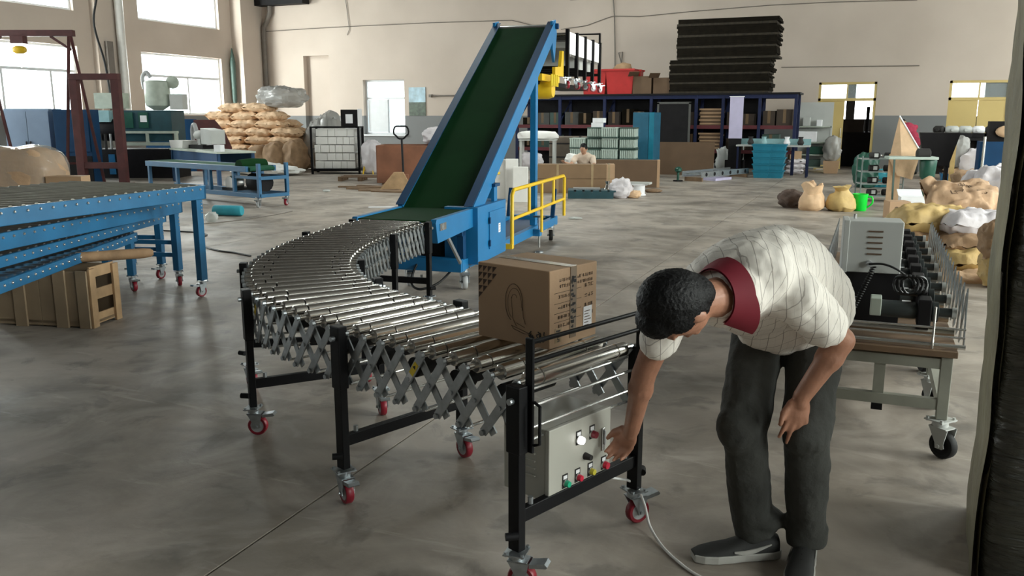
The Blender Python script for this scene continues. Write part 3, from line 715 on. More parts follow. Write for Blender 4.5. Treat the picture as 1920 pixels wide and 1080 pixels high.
for sx in (-1, 1):
    x0, x1 = sx * (IW + .003), sx * (IW + .055)
    MB().prism([(-.02, Zl - .02), (.0, Zl + .012), (Yk - .03, Zl + .012), (Yk - .03, Zl - .16), (.02, Zl - .19)], x0, x1, 'YZ').build('infeed_side', 'blue_paint', inc, bev=.004)
    u = .035; dn = .15
    poly = [(Yk - sa * u, Zl + ca * u), (Yt - sa * u, Zt + ca * u), (Yt + .05, Zt - .03), (Yt + .02 + sa * dn * .4, Zt - ca * dn), (Yk + sa * dn, Zl - ca * dn)]
    MB().prism(poly, x0, x1, 'YZ').build('incline_side', 'blue_paint', inc, bev=.004)
    MB().prism([(Yk - .04 - sa * .033, Zl + ca * .033), (Yt - sa * .033, Zt + ca * .033), (Yt - sa * .039, Zt + ca * .039), (Yk - .04 - sa * .039, Zl + ca * .039)], sx * (IW - .03), sx * (IW + .055), 'YZ').build('side_cap', 'blue_dark', inc)
    MB().lathe([(.03, -.004), (.03, .004)], (sx * (IW + .06), .12, Zl - .06), 'X', 12).build('bearing', 'galv', inc, 40)
    MB().bb(sx * (IW + .056), sx * (IW + .062), .06, .2, Zl - .09, Zl - .03).build('bearing_plate', 'steel', inc)
    # head bracket at the top
    MB().prism([(Yt - .1, Zt + .03), (Yt + .06, Zt + .06), (Yt + .12, Zt - .1), (Yt + .02, Zt - .45), (Yt - .08, Zt - .3)], sx * (IW + .02), sx * (IW + .05), 'YZ').build('head_bracket', 'blue_paint', inc)
    MB().cyl((sx * (IW + .04), Yt + .04, Zt - .02), (sx * (IW + .09), Yt + .04, Zt - .02), .035, 12).build('pulley_nut', 'blue_dark', inc, 40)
    # chassis rails, uprights, columns
    MB().bb(sx * .30 - .035, sx * .30 + .035, .75, 4.45, .20, .30).build('chassis_rail', 'blue_paint', inc, bev=.004)
    MB().bb(sx * .30 - .03, sx * .30 + .03, .78, .86, .2, Zl - .12).build('front_upright', 'blue_dark', inc)
    MB().bb(sx * .27 - .035, sx * .27 + .035, 3.42, 3.52, .3, 2.30).build('lift_column', 'blue_paint', inc, bev=.004)
    MB().bb(sx * .27 - .015, sx * .27 + .015, 3.53, 3.56, .9, 2.0).build('warning_strip', 'yellow', inc)
    MB().bar((sx * .30, 4.3, .3), (sx * .30, 4.42, .66), .05, .04).build('rear_post', 'blue_dark', inc)
    caster(inc, (sx * .28, .93, 0), .5, 'grey', 1.42)
    caster(inc, (sx * .28, 4.3, 0), .3, 'black', 1.42, False)
    # floor jacks
    jk = MB().cyl((sx * .40, 3.25, .06), (sx * .40, 3.25, .42), .014, 10).build('jack_screw', 'steel', inc, 40)
    MB().cyl((sx * .40, 3.25, 0), (sx * .40, 3.25, .015), .05, 14).build('jack_foot', 'galv', jk, 40)
    MB().bb(sx * .40 - .07, sx * .40 + .07, 3.235, 3.265, .42, .44).build('jack_handle', 'steel', jk)
    MB().bb(sx * .33, sx * .42, 3.2, 3.3, .2, .28).build('jack_bracket', 'blue_paint', jk)
    # folding strut under the infeed
    MB().bar((sx * .36, .28, Zl - .15), (sx * .36, .62, .30), .02, .03).build('infeed_strut', 'galv', inc)
MB().bb(-.33, .33, .72, .84, .19, .31).build('front_beam', 'blue_paint', inc, bev=.004)
MB().bb(-.33, .33, .76, .84, .52, .58).build('front_tie', 'blue_dark', inc, bev=.004)
MB().bb(-.33, .33, 4.35, 4.45, .19, .31).build('rear_beam', 'blue_paint', inc, bev=.004)
MB().bb(-.28, .28, 1.0, 4.3, .24, .26).build('deck_plate', 'blue_dark', inc)
MB().bb(-.26, .26, .95, 1.9, .30, .62).build('pump_unit', 'dark_body', inc)
MB().cyl((-IW + .02, .03, Zl - .05), (IW - .02, .03, Zl - .05), .048, 16).build('tail_drum', 'steel', inc, 40)
MB().cyl((-IW + .02, Yt, Zt - .07), (IW - .02, Yt, Zt - .07), .068, 18).build('head_drum', 'steel', inc, 40)
MB().bb(-.27, .27, 3.40, 3.54, 2.22, 2.30).build('column_tie', 'blue_dark', inc)
cbt = MB().bb(.10, .435, .90, 1.78, .24, .775).build('switch_cabinet', 'blue_paint', inc, bev=.006)
dr = MB().bb(.435, .447, 1.22, 1.70, .34, .70).build('cabinet_door', 'blue_paint', cbt, bev=.003)
for z in (.40, .62): MB().bb(.447, .457, 1.20, 1.225, z - .03, z + .03).build('hinge', 'blue_dark', cbt)
MB().bb(.447, .449, 1.49, 1.55, .47, .56).build('rating_label', 'paper_white', cbt)
for z in (.49, .52, .545): MB().bb(.449, .4495, 1.5, 1.54, z - .003, z + .003).build('label_print', 'ink_soft', cbt)
MB().bb(.37, .40, 1.5, 1.6, .775, .92).build('limit_switch', 'blue_paint', inc)
MB().bb(.33, .42, 1.47, 1.63, .92, .95).build('limit_cap', 'blue_dark', inc)
# yellow guard rail on the right
gx = .455
rl = [(gx, 1.93, .25), (gx, 1.93, .80), (gx, 2.0, .85), (gx, 4.24, .85), (gx, 4.3, .82), (gx, 4.3, .33)]
MB().tube([rl[0], (gx, 1.93, .5)] + rl[1:], .021, 10).build('guard_rail', 'yellow', inc, 50)
MB().cyl((gx, 1.93, .55), (gx, 4.3, .55), .018, 10).build('mid_rail', 'yellow', inc, 50)
for y, z0 in ((2.6, .55), (3.15, .26), (3.72, .55)): MB().cyl((gx, y, z0), (gx, y, .85), .018, 10).build('guard_post', 'yellow', inc, 50)
MB().bb(.3, gx + .01, 1.9, 1.96, .24, .29).build('rail_foot', 'yellow', inc)
MB().bar((-.40, 1.93, .3), (-.40, 1.93, .88), .035, .035).build('guard_post', 'yellow', inc)
MB().cyl((-.40, 1.93, .87), (-.40, 4.2, .87), .018, 10).build('guard_rail', 'yellow', inc, 50)
# outrigger platform behind the head, yellow
MB().bb(-.21, .21, 3.9, 6.9, 1.985, 2.04).build('outrigger_deck', 'dark_body', inc)
for sx in (-1, 1):
    MB().bb(sx * .30 - .03, sx * .30 + .03, 3.6, 4.5, 2.02, 2.10).build('outrigger_beam', 'yellow', inc)
    MB().prism([(4.1, 2.10), (4.55, 2.10), (4.55, 2.42), (4.47, 2.42), (4.40, 2.22), (4.1, 2.2)], sx * .34 - .01, sx * .34 + .03, 'YZ').build('outrigger_gusset', 'yellow', inc)
MB().lathe([(.0, -.36), (.10, -.36), (.12, -.3), (.12, .3), (.10, .36), (0, .36)], (0, 4.05, 1.93), 'X', 16, caps=False).build('counterweight_drum', 'yellow', inc, 40)
for k in range(4): MB().bb(.40, .412, 3.75 + k * .1, 3.80 + k * .1, 1.96, 2.1).build('hazard_stripe', 'yellow_tag', inc)
hose = smooth_path([Vector(p) for p in ((-.1, .78, .3), (-.12, .6, .12), (.0, .5, .06), (.14, .62, .1), (.2, .85, .2))], 8)
MB().tube(hose, .012, 6).build('hydraulic_hose', 'cable_black', inc, 60)
# ================================================================== folded roller conveyor carried behind the head
fo = thing('folded_roller_conveyor', 'folded roller conveyor with black legs and red casters held up behind the incline head', 'conveyor', WM[inc.name] @ Vector((0, 4.62, 2.045)), R(6))
for k in range(5):
    y = .05 + k * .55
    for sx in (-1, 1):
        MB().bb(sx * .39 - .022, sx * .39 + .022, y - .03, y + .03, .06, .66).build('leg', 'black_paint', fo)
        caster(fo, (sx * .39, y, -.09), .6 + .5 * k, 'red')
    MB().bb(-.37, .37, y - .02, y + .02, .16, .20).build('crossbar', 'black_paint', fo)
    if k < 4:
        for q in range(4):
            yy = y + .07 + q * .13
            MB().cyl((-.36, yy, .60), (.36, yy, .60), .025, 12).build('roller', 'chrome', fo, 40)
        for sx in (-1, 1):
            for q in range(5):
                a = y + .06 + q * .1
                MB().bar((sx * .375, a, .60), (sx * .375, a + .06, .33), .006, .03, up=(0, 1, 0)).build('scissor_bar', 'zinc_rod', fo)
                MB().bar((sx * .369, a, .33), (sx * .369, a + .06, .60), .006, .03, up=(0, 1, 0)).build('scissor_bar', 'zinc_rod', fo)
for sx in (-1, 1):
    MB().bb(sx * .39 - .01, sx * .39 + .01, 2.2, 2.28, .6, .8).build('stop_upright', 'black_paint', fo)
MB().cyl((-.39, 2.24, .79), (.39, 2.24, .79), .012, 8).build('stop_rail', 'black_paint', fo, 40)
for k in range(4):
    for sx in (-1, 1): MB().bb(sx * .385 - .003, sx * .385 + .003, .10 + k * .55, .55 + k * .55, .36, .64).build('side_plate', 'paper_white', fo)  # added plates, painted white to brighten the gaps between the legs
MB().bb(-.3, .3, 1.0, 2.0, .21, .5).build('drive_box', 'cab_grey', fo)
# ================================================================== people
def organic(mb, name, mt, parent, voxel=.011, it=6, fac=.6, disp=None, world=True, sub=False):
    o = mb.build(name, mt, parent, world=world)
    r = o.modifiers.new('remesh', 'REMESH'); r.mode = 'VOXEL'; r.voxel_size = voxel; r.use_smooth_shade = True
    s = o.modifiers.new('smooth', 'SMOOTH'); s.iterations = it; s.factor = fac
    if disp:
        tx = bpy.data.textures.new(name, 'CLOUDS'); tx.noise_scale = disp[1]; tx.noise_depth = 2
        d = o.modifiers.new('folds', 'DISPLACE'); d.texture = tx; d.strength = disp[0]; d.mid_level = .5; d.texture_coords = 'LOCAL'
    return o
def axes(z, x):                                   # matrix whose local z runs along z and local x near x
    z = Vector(z).normalized(); x = Vector(x); x = (x - z * x.dot(z)).normalized(); y = z.cross(x)
    return Matrix((x, y, z)).transposed().to_4x4()
def shirt_check(zdir, xdir):
    m = bpy.data.materials.new('shirt_check'); m.use_nodes = True; nt = m.node_tree; N = nt.nodes; L = nt.links; b = N['Principled BSDF']
    g = N.new('ShaderNodeNewGeometry'); fac = None
    nz = N.new('ShaderNodeTexNoise'); nz.inputs['Scale'].default_value = 7; L.new(g.outputs['Position'], nz.inputs['Vector'])
    for dirv, per, thick, amt in ((zdir, .036, .055, .55), (zdir, .012, .08, .10), (xdir, .044, .05, .75), (xdir, .022, .05, .15)):
        d = N.new('ShaderNodeVectorMath'); d.operation = 'DOT_PRODUCT'; d.inputs[1].default_value = Vector(dirv).normalized(); L.new(g.outputs['Position'], d.inputs[0])
        w = N.new('ShaderNodeMath'); w.operation = 'MULTIPLY_ADD'; w.inputs[1].default_value = .012; L.new(nz.outputs['Fac'], w.inputs[0]); L.new(d.outputs['Value'], w.inputs[2])
        mo = N.new('ShaderNodeMath'); mo.operation = 'DIVIDE'; mo.inputs[1].default_value = per; L.new(w.outputs[0], mo.inputs[0])
        fr = N.new('ShaderNodeMath'); fr.operation = 'FRACT'; L.new(mo.outputs[0], fr.inputs[0])
        lt = N.new('ShaderNodeMath'); lt.operation = 'LESS_THAN'; lt.inputs[1].default_value = thick; L.new(fr.outputs[0], lt.inputs[0])
        am = N.new('ShaderNodeMath'); am.operation = 'MULTIPLY'; am.inputs[1].default_value = amt; L.new(lt.outputs[0], am.inputs[0])
        if fac is None: fac = am
        else:
            mx = N.new('ShaderNodeMath'); mx.operation = 'MAXIMUM'; L.new(fac.outputs[0], mx.inputs[0]); L.new(am.outputs[0], mx.inputs[1]); fac = mx
    x = N.new('ShaderNodeMix'); x.data_type = 'RGBA'; x.inputs[6].default_value = (.86, .81, .74, 1); x.inputs[7].default_value = (.22, .18, .15, 1)
    L.new(fac.outputs[0], x.inputs[0]); L.new(x.outputs[2], b.inputs['Base Color']); b.inputs['Roughness'].default_value = .8
    MATS['shirt_check'] = m
V3 = Vector
man = thing('person', 'man in pale checked shirt with dark red collar bending over to the control box', 'person', (-.25, 3.02, 0))
pel, mid, chest, nkb = V3((-.19, 3.23, .90)), V3((-.29, 3.00, 1.065)), V3((-.365, 2.80, 1.07)), V3((-.40, 2.66, 1.045))
shR, shL = V3((-.555, 2.665, 1.0)), V3((-.195, 2.80, 1.045))
elR, wrR = V3((-.655, 2.735, .745)), V3((-.715, 2.825, .505))
elL, wrL = V3((-.045, 2.935, .875)), V3((-.155, 2.905, .675))
hcen = V3((-.505, 2.50, 1.04))
hc = (V3((-.66, -.80, .10))).normalized(); hf = V3((-.30, .05, -1)); hf = (hf - hc * hf.dot(hc)).normalized(); he = hc.cross(hf)
HM = axes(hc, hf)                                  # local x = face, z = crown
def hp(f, e, c): return hcen + hf * f + he * e + hc * c
b = MB()
b.ell(hcen, (.095, .078, .115), 20, 14, HM); b.ell(hp(.025, 0, -.05), (.07, .06, .07), 16, 10, HM)
b.ell(hp(.098, 0, -.015), (.016, .012, .026), 10, 8, HM); b.ell(hp(.09, 0, -.065), (.014, .026, .010), 10, 6, HM); b.ell(hp(.075, 0, -.095), (.022, .024, .02), 10, 8, HM)
for s_ in (-1, 1):
    b.ell(hp(-.005, s_ * .080, -.02), (.022, .012, .033), 10, 8, HM); b.ell(hp(.086, s_ * .03, .012), (.012, .02, .008), 8, 6, HM)
b.cap(nkb - (nkb - hcen) * -.1, hp(-.02, 0, -.06), .062, .058)
b.cap(pel, mid, .12, .12).cap(mid, chest, .12, .12).cap(chest, nkb, .11, .07)
b.cap(chest, shR, .08, .055).cap(chest, shL, .08, .055)
b.cap(shR, elR, .052, .042).cap(elR, wrR, .043, .029); b.cap(shL, elL, .052, .044).cap(elL, wrL, .045, .030)
b.ell(elR.lerp(wrR, .25), (.046, .042, .07), 12, 8, axes(wrR - elR, (1, 0, 0))); b.ell(elL.lerp(wrL, .28), (.048, .044, .07), 12, 8, axes(wrL - elL, (1, 0, 0)))
for hx, kn, an in ((V3((-.335, 3.16, .86)), V3((-.345, 2.955, .51)), V3((-.295, 3.055, .10))), (V3((-.13, 3.19, .86)), V3((-.135, 2.985, .52)), V3((-.115, 3.06, .10)))):
    b.cap(pel, hx, .1, .08).cap(hx, kn, .07, .055).cap(kn, an, .05, .035)
def hand(b, wr, palm_dir, across, curls, length=.175, thumb_side=1, spread=.16, thumb_tip=None):
    pd = V3(palm_dir).normalized(); ac = V3(across); ac = (ac - pd * ac.dot(pd)).normalized(); up = pd.cross(ac)     # up: back or palm normal
    kn = wr + pd * length * .50
    b.ell(wr + pd * length * .27, (.040, .017, length * .30), 14, 8, axes(pd, ac)); b.cap(wr, wr + pd * .02, .028, .028)
    for i, (off, ln) in enumerate(((-.030, .072), (-.010, .082), (.011, .078), (.030, .062))):
        c = curls[i]; base = kn + ac * off - pd * .012 * abs(i - 1.2) * .5
        d = (pd + ac * (off * spread / .03)).normalized(); p = base; a = 0
        b.cap(wr + pd * .03 + ac * off * .6, p, .014, .0115, 10)
        for seg, rr in ((.46, .0105), (.30, .0095), (.24, .0082)):
            a += c; dd = d * math.cos(a) + up * math.sin(a); q = p + dd * ln * seg
            b.cap(p, q, rr, rr - .001, 10); p = q
    tb = wr + pd * length * .16 + ac * (-.030 * thumb_side)
    t1 = tb + pd * .035 - ac * .022 * thumb_side + up * .008; t2 = t1 + pd * .036 - ac * .006 * thumb_side + up * .010
    b.cap(wr + pd * .02, tb, .018, .016, 10).cap(tb, t1, .0145, .0125, 10).cap(t1, t2, .0115, .009, 10)
tgt = V3((-.805, 2.905, .325))
hand(b, wrR, tgt - wrR, (.55, -.35, .55), (.45, .5, .55, .6), .18, 1, .05)
hand(b, wrL, V3((-.175, 2.895, .52)) - wrL, (.92, .38, 0), (-.05, -.05, -.05, -.08), .18, 1, .20)
organic(b, 'body', 'skin', man, .0055, 4, .5)
# hair
h = MB(); h.ell(hp(-.022, 0, .018), (.096, .092, .122), 22, 16, HM); h.ell(hp(-.055, 0, -.03), (.052, .078, .078), 16, 10, HM); h.ell(hp(.045, 0, .065), (.055, .070, .058), 16, 10, HM)
for s_ in (-1, 1): h.ell(hp(-.0, s_ * .062, .028), (.062, .028, .06), 12, 8, HM)
organic(h, 'hair', 'hair', man, .005, 2, .5, (.008, .007))
# shirt
tz = (chest - pel).normalized(); tx = (shL - shR).normalized()
shirt_check(tz, tx)
s_ = MB()
def blob(c, rx, ry, rz, z=None, x=None): s_.ell(c, (rx, ry, rz), 22, 14, axes(z or tz, x or tx), sq=.9)
blob(pel + V3((-.005, -.02, .03)), .185, .170, .165, V3((-.1, -.25, .3)))
blob(pel.lerp(mid, .5) + V3((0, 0, .012)), .195, .16, .2, V3((-.1, -.25, .2)))
blob(mid, .20, .160, .2); blob(mid.lerp(chest, .6) + V3((0, 0, .005)), .205, .145, .18); blob(chest, .20, .13, .15); blob(nkb + V3((.02, .04, 0)), .13, .095, .09)
blob(mid + V3((-.0, -.02, -.11)), .17, .09, .18); blob(pel.lerp(mid, .4) + V3((0, -.03, -.10)), .18, .1, .15)
s_.cap(chest + V3((0, 0, .01)), shR, .105, .078).cap(chest + V3((0, .02, .01)), shL, .11, .088)
s_.cap(shR, shR.lerp(elR, .50), .074, .066).cap(shL, shL.lerp(elL, .62), .088, .080)
s_.ell(shL.lerp(elL, .62), (.088, .07, .02), 16, 6, axes(elL - shL, (0, 0, 1)))
organic(s_, 'shirt', 'shirt_check', man, .009, 5, .6, (.020, .06))
# collar: a folded band standing round the neck
na = (hcen - nkb).normalized(); M = axes(na, V3((0, 0, 1))); cl = MB()
def colpt(a, w, t): 
    rr = .084 + .030 * w + t; q = Vector((math.cos(a) * rr, math.sin(a) * rr, .040 - .060 * w))
    return nkb + V3((0, .01, .005)) + M.to_3x3() @ q
for t in (0., .006): cl.grid(lambda u, v, t=t: colpt(R(-150 + 275 * u), v * (1.0 + .75 * max(0, 1 - u * 4) + .4 * max(0, 1 - (1 - u) * 5)), t), 44, 4)
cl.build('collar', 'collar_red', man, 60, world=True)
# trousers
t = MB()
hR, hL = V3((-.33, 3.17, .86)), V3((-.135, 3.20, .86)); kR, kL = V3((-.345, 2.96, .52)), V3((-.135, 2.99, .53)); aR, aL = V3((-.305, 3.06, .125)), V3((-.115, 3.07, .115))
t.ell(pel + V3((-.03, .0, -.04)), (.19, .15, .13), 18, 12); t.cap(hR, kR, .100, .086).cap(kR, aR, .080, .078); t.cap(hL, kL, .098, .086).cap(kL, aL, .082, .072)
t.ell(aR + V3((.03, .0, .02)), (.09, .085, .05)); t.ell(aL + V3((0, 0, .02)), (.076, .08, .05)); t.cyl(aR + V3((.02, 0, -.055)), aR, .078, 18); t.cyl(aL + V3((0, 0, -.05)), aL, .072, 18)
t.ell(kR + V3((-.01, -.02, 0)), (.086, .088, .09)); t.ell(kL + V3((0, -.02, 0)), (.086, .088, .09))
organic(t, 'trousers', 'trousers', man, .009, 5, .6, (.022, .11))
MB().tube([pel + V3((-.03 + math.cos(k / 16 * 6.283) * .165, math.sin(k / 16 * 6.283) * .14, -.0)) for k in range(16)], .014, 6, True).build('belt', 'belt_leather', man, 60, world=True)
def shoe(heel, toe, rgt):
    heel = V3((*heel, 0)); toe = V3((*toe, 0)); d = (toe - heel).normalized(); n = V3((-d.y, d.x, 0)); Ln = (toe - heel).length
    prof = [(0, .030, .085), (.08, .038, .088), (.25, .040, .092), (.42, .040, .085), (.58, .046, .066), (.75, .048, .055), (.90, .040, .046), (1., .022, .038)]
    so = MB(); up = MB()
    def ring(m, zs):
        rows = []
        for u, w, hgt in prof:
            c = heel + d * Ln * u; row = []
            for k in range(13):
                a = math.pi * k / 12; x = math.cos(a); z = math.sin(a) ** .6
                row.append(c + n * w * x + V3((0, 0, .028 + (hgt - .028) * z)))
            rows.append(row)
        k = 13
        m.add([p for r_ in rows for p in r_], [(i * k + j, (i + 1) * k + j, (i + 1) * k + j + 1, i * k + j + 1) for i in range(len(rows) - 1) for j in range(k - 1)] + [tuple(range(k)), tuple(range((len(rows) - 1) * k, len(rows) * k))])
    ring(up, 0)
    sh = up.build('shoe', 'shoe', man, 60, world=True)
    poly = [heel + d * Ln * u + n * (w + .004) for u, w, _ in prof] + [heel + d * Ln * u - n * (w + .004) for u, w, _ in reversed(prof)]
    poly = [heel - d * .012 + n * .02] + poly + [heel - d * .012 - n * .02]
    k = len(poly); so.add([p + V3((0, 0, .002)) for p in poly] + [p + V3((0, 0, .032)) for p in poly], [tuple(range(k)), tuple(range(2 * k - 1, k - 1, -1))] + [(i, k + i, k + (i + 1) % k, (i + 1) % k) for i in range(k)])
    so.build('sole', 'shoe_sole', sh, bev=.004, world=True)
    for q in range(4):
        c = heel + d * Ln * (.36 + .075 * q); zz = .088 - .009 * q
        MB().tube([c + n * .028 + V3((0, 0, zz - .014)), c + V3((0, 0, zz + .003)), c - n * .028 + V3((0, 0, zz - .014))], .003, 5).build('lace', 'ink', sh, world=True)
    for s2 in (-1, 1):
        m = MB(); pts = [(.56, .044), (.44, .040), (.30, .046), (.12, .066)]; wd = [.003, .009, .008, .002]
        vs = []
        for (u, z), w in zip(pts, wd):
            c = heel + d * Ln * u + n * s2 * (.0405 + .004 * (u > .3)) ; vs += [c + V3((0, 0, z - w)), c + V3((0, 0, z + w))]
        vs += [v + n * s2 * .004 for v in vs]
        m.add(vs, [(8 + i * 2, 8 + i * 2 + 2, 8 + i * 2 + 3, 8 + i * 2 + 1) for i in range(3)] + [(i * 2, i * 2 + 1, i * 2 + 3, i * 2 + 2) for i in range(3)])
        m.build('side_mark', 'shoe_sole', sh, world=True)
shoe((-.215, 3.07), (-.495, 2.915), True); shoe((-.115, 3.13), (-.125, 2.815), False)
# ---- crouching worker behind the cartons, seen from the chest up
def simple_person(name, label, loc, rz, joints, skin, shirt, trous, hairm='hair', lean=0):
    p = thing(name, label, 'person', loc, rz); J = {k: V3(v) for k, v in joints.items()}
    b = MB(); hd = J['head']; hu = (hd - J['neck']).normalized(); fd = V3(J.get('face', (0, -1, 0))); fd = (fd - hu * fd.dot(hu)).normalized(); HM = axes(hu, fd); ea = hu.cross(fd)
    b.ell(hd, (.095, .075, .115), 16, 12, HM); b.ell(hd + fd * .095 - hu * .02, (.016, .012, .025), 8, 6, HM); b.ell(hd + fd * .07 - hu * .09, (.025, .025, .02), 8, 6, HM)
    for s2 in (-1, 1): b.ell(hd + ea * s2 * .078 - hu * .01, (.02, .012, .03), 8, 6, HM)
    b.cap(J['neck'], hd - hu * .05, .055, .052); b.cap(J['pelvis'], J['neck'], .11, .06)
    for s2 in 'LR':
        b.cap(J['neck'] - hu * .04, J['sh' + s2], .06, .05).cap(J['sh' + s2], J['el' + s2], .048, .04).cap(J['el' + s2], J['wr' + s2], .04, .028)
        dv = (J['wr' + s2] - J['el' + s2]).normalized(); hand(b, J['wr' + s2], dv, ea, (.2, .2, .25, .3))
        b.cap(J['hip' + s2], J['kn' + s2], .07, .055).cap(J['kn' + s2], J['an' + s2], .05, .035)
    organic(b, 'body', skin, p, .009, 4, .5, world=False)
    h = MB(); h.ell(hd + hu * .022 - fd * .018, (.095, .084, .108), 16, 12, HM); organic(h, 'hair', hairm, p, .012, 2, .5, (.012, .03), world=False)
    s2 = MB(); tz_ = J['neck'] - J['pelvis']; tx_ = J['shL'] - J['shR']; A = axes(tz_, tx_)
    for k, (rx, ry) in ((.0, (.17, .14)), (.35, (.175, .135)), (.7, (.19, .13)), (.85, (.18, .11))): s2.ell(J['pelvis'].lerp(J['neck'], k), (rx, ry, .16), 16, 10, A)
    for q in 'LR': s2.cap(J['pelvis'].lerp(J['neck'], .85), J['sh' + q], .09, .07).cap(J['sh' + q], J['sh' + q].lerp(J['el' + q], .5), .068, .066)
    organic(s2, 'shirt', shirt, p, .015, 4, .6, (.02, .08), world=False)
    t = MB(); t.ell(J['pelvis'], (.17, .14, .12))
    for q in 'LR': t.cap(J['hip' + q], J['kn' + q], .09, .075).cap(J['kn' + q], J['an' + q], .07, .06)
    organic(t, 'trousers', trous, p, .015, 4, .6, world=False)
    for q in 'LR': MB().ell(J['an' + q] + V3((0, -.06, -.03)), (.045, .13, .045), 12, 8).build('shoe', 'shoe', p, 60)
    return p
simple_person('person', 'worker in cream shirt crouching behind the long cartons', (gp(1085, 358).x, gp(1085, 358).y + .35, 0), R(10),
    dict(head=(.0, -.12, .90), neck=(.0, .0, .76), face=(-.1, -1, -.15), pelvis=(.02, .30, .32), shL=(.19, .04, .70), shR=(-.19, .02, .70), elL=(.24, -.16, .50), elR=(-.28, -.14, .55),
         wrL=(.12, -.30, .42), wrR=(-.36, -.30, .60), hipL=(.09, .30, .30), hipR=(-.09, .30, .30), knL=(.16, -.10, .42), knR=(-.16, -.1, .42), anL=(.14, .12, .075), anR=(-.14, .12, .075)), 'skin_light', 'shirt_cream', 'trousers')
simple_person('person', 'worker in red shirt leaning over the bench by the far wall', (py(1708, 300, 26.6).x, 26.6, 0), R(-150),
    dict(head=(.12, -.36, 1.42), neck=(.06, -.20, 1.36), face=(0, -1, -.5), pelvis=(0, .12, .90), shL=(.25, -.12, 1.32), shR=(-.15, -.16, 1.30), elL=(.30, -.25, 1.08), elR=(-.16, -.34, 1.08),
         wrL=(.2, -.45, .98), wrR=(-.05, -.5, .98), hipL=(.09, .12, .88), hipR=(-.09, .12, .88), knL=(.10, .05, .48), knR=(-.10, .05, .48), anL=(.10, .1, .075), anR=(-.10, .1, .075)), 'skin_light', 'shirt_red', 'trousers')
# ================================================================== left side
def pillow(w, d, h, seed, crump=.035, nu=34, nv=22):
    m = MB(); M = []
    def P(u, v, s):
        x, y = 2 * u - 1, 2 * v - 1
        e = max(0, (1 - abs(x) ** 3.2)) ** .55 * max(0, (1 - abs(y) ** 3.2)) ** .55
        p = Vector((x * w / 2 * (1 - .06 * (1 - e)), y * d / 2 * (1 - .06 * (1 - e)), s * e * h / 2))
        n = Vector((mnoise.noise(Vector((x * 2, y * 2, s + seed))), mnoise.noise(Vector((x * 2 + 7, y * 2, s + seed))), mnoise.noise(Vector((x * 3, y * 3 + 5, s + seed)))))
        fine = mnoise.noise(Vector((x * 6, y * 5, seed * 2 + s))) + 1.6 * (.35 - abs(mnoise.noise(Vector((x * 3.5 + y * 2, y * 4, seed + s))))) + .8 * (.3 - abs(mnoise.noise(Vector((x * 9, y * 7 - x * 3, seed - s)))))
        return p + n * crump + Vector((0, 0, fine * crump * .5))
    m.grid(lambda u, v: P(u, v, 1), nu, nv); m.grid(lambda u, v: P(u, v, -1), nu, nv)
    return m
SACK = {}
def sack(kind, loc, rz=0., rx=0., ry=0., label='', group=None, size=(.62, .42, .2), cat='sack', var=None, name='sack'):
    k = (kind, size, (var if var is not None else random.randrange(4)))
    if k not in SACK: SACK[k] = pillow(*size, k[2] * 3.7 + 1, min(.04, size[2] * .16)).mesh(name, kind, 60)
    return tag(link(name, SACK[k], None, T4(loc, rz, rx, ry)), label, cat, group)
# --- nested blue roller tables
mat('roller_grey', (.30, .29, .24), .45, .3, .15)
def roller_table(A, B, z, width, label, rollers, rail_h=.12, leg_in=.06, wheel='red', shelf=False, nb=0, ends=True):
    A = Vector((*A, 0)); B = Vector((*B, 0)); A += (A - B).normalized() * .8; L = (B - A).length; d = (B - A) / L
    t = thing('roller_table', label, 'roller table', B, math.atan2(d.y, d.x) - math.pi / 2, 'nested blue roller tables')
    # local: y 0 at the end, -L at the far-left start; x 0 near rail .. -width far rail
    MB().bb(-.035, 0, -L, 0, z - rail_h, z).build('side_rail', 'table_blue', t, bev=.005)
    MB().bb(-width, -width + .035, -L, 0, z - rail_h, z).build('side_rail', 'table_blue', t, bev=.005)
    MB().bb(-width, 0, -.03, .0, z - rail_h, z - .005).build('end_rail', 'table_blue', t, bev=.005)
    rm = MB().cyl((-width + .03, 0, 0), (-.03, 0, 0), .024, 14).mesh('roller', rollers, 40)
    bm_ = MB().lathe([(.011, 0), (.011, .006), (.006, .012)], axis='X', n=8).mesh('axle_end', 'zinc_rod', 40)
    k = int(L / .105)
    for i in range(k):
        y = -.08 - i * .105
        link('roller', rm, t, T4((0, y, z - .014)))
        link('axle_end', bm_, t, T4((.0, y, z - .032)))
        if nb and i < nb: link('axle_end', bm_, t, T4((.0, y - .02, z - rail_h + .02)))
    for x in (-leg_in, -width + leg_in):
        for y in ((-.06, -L + .05) if ends else (-.06,)):
            MB().bb(x - .03, x + .03, y - .04, y + .04, .15, z - rail_h + .005 if False else z - rail_h).build('leg', 'table_blue', t, bev=.004)
            for q in range(4): MB().cyl((x + .03, y + .015, z - rail_h - .03 - q * .03), (x + .036, y + .015, z - rail_h - .03 - q * .03), .007, 6).build('bolt', 'zinc_rod', t)
            caster(t, (x, y, 0), random.uniform(-.8, .8), wheel)
    for zz in (.3, .42):
        if zz < z - rail_h and .6 < z < .9: MB().bb(-width + leg_in, -leg_in, -.085, -.045, zz - .02, zz + .02).build('crossbar', 'table_blue', t)
    return t
roller_table((-5.24, 2.9), (-5.44, 5.98), 1.0, 1.5, 'tallest blue roller table with light grey rollers, outermost of the nested tables', 'roller_grey')
roller_table((-5.28, 3.45), (-6.03, 6.30), .82, .85, 'second tallest blue roller table nested under the tallest one', 'steel')
roller_table((-5.42, 3.75), (-6.46, 6.52), .645, .42, 'third blue roller table, low, under the second tallest', 'steel', .08, ends=False)
roller_table((-5.12, 3.65), (-6.24, 5.93), .543, .34, 'lowest blue roller table above the wooden crate', 'steel', .08, ends=False)
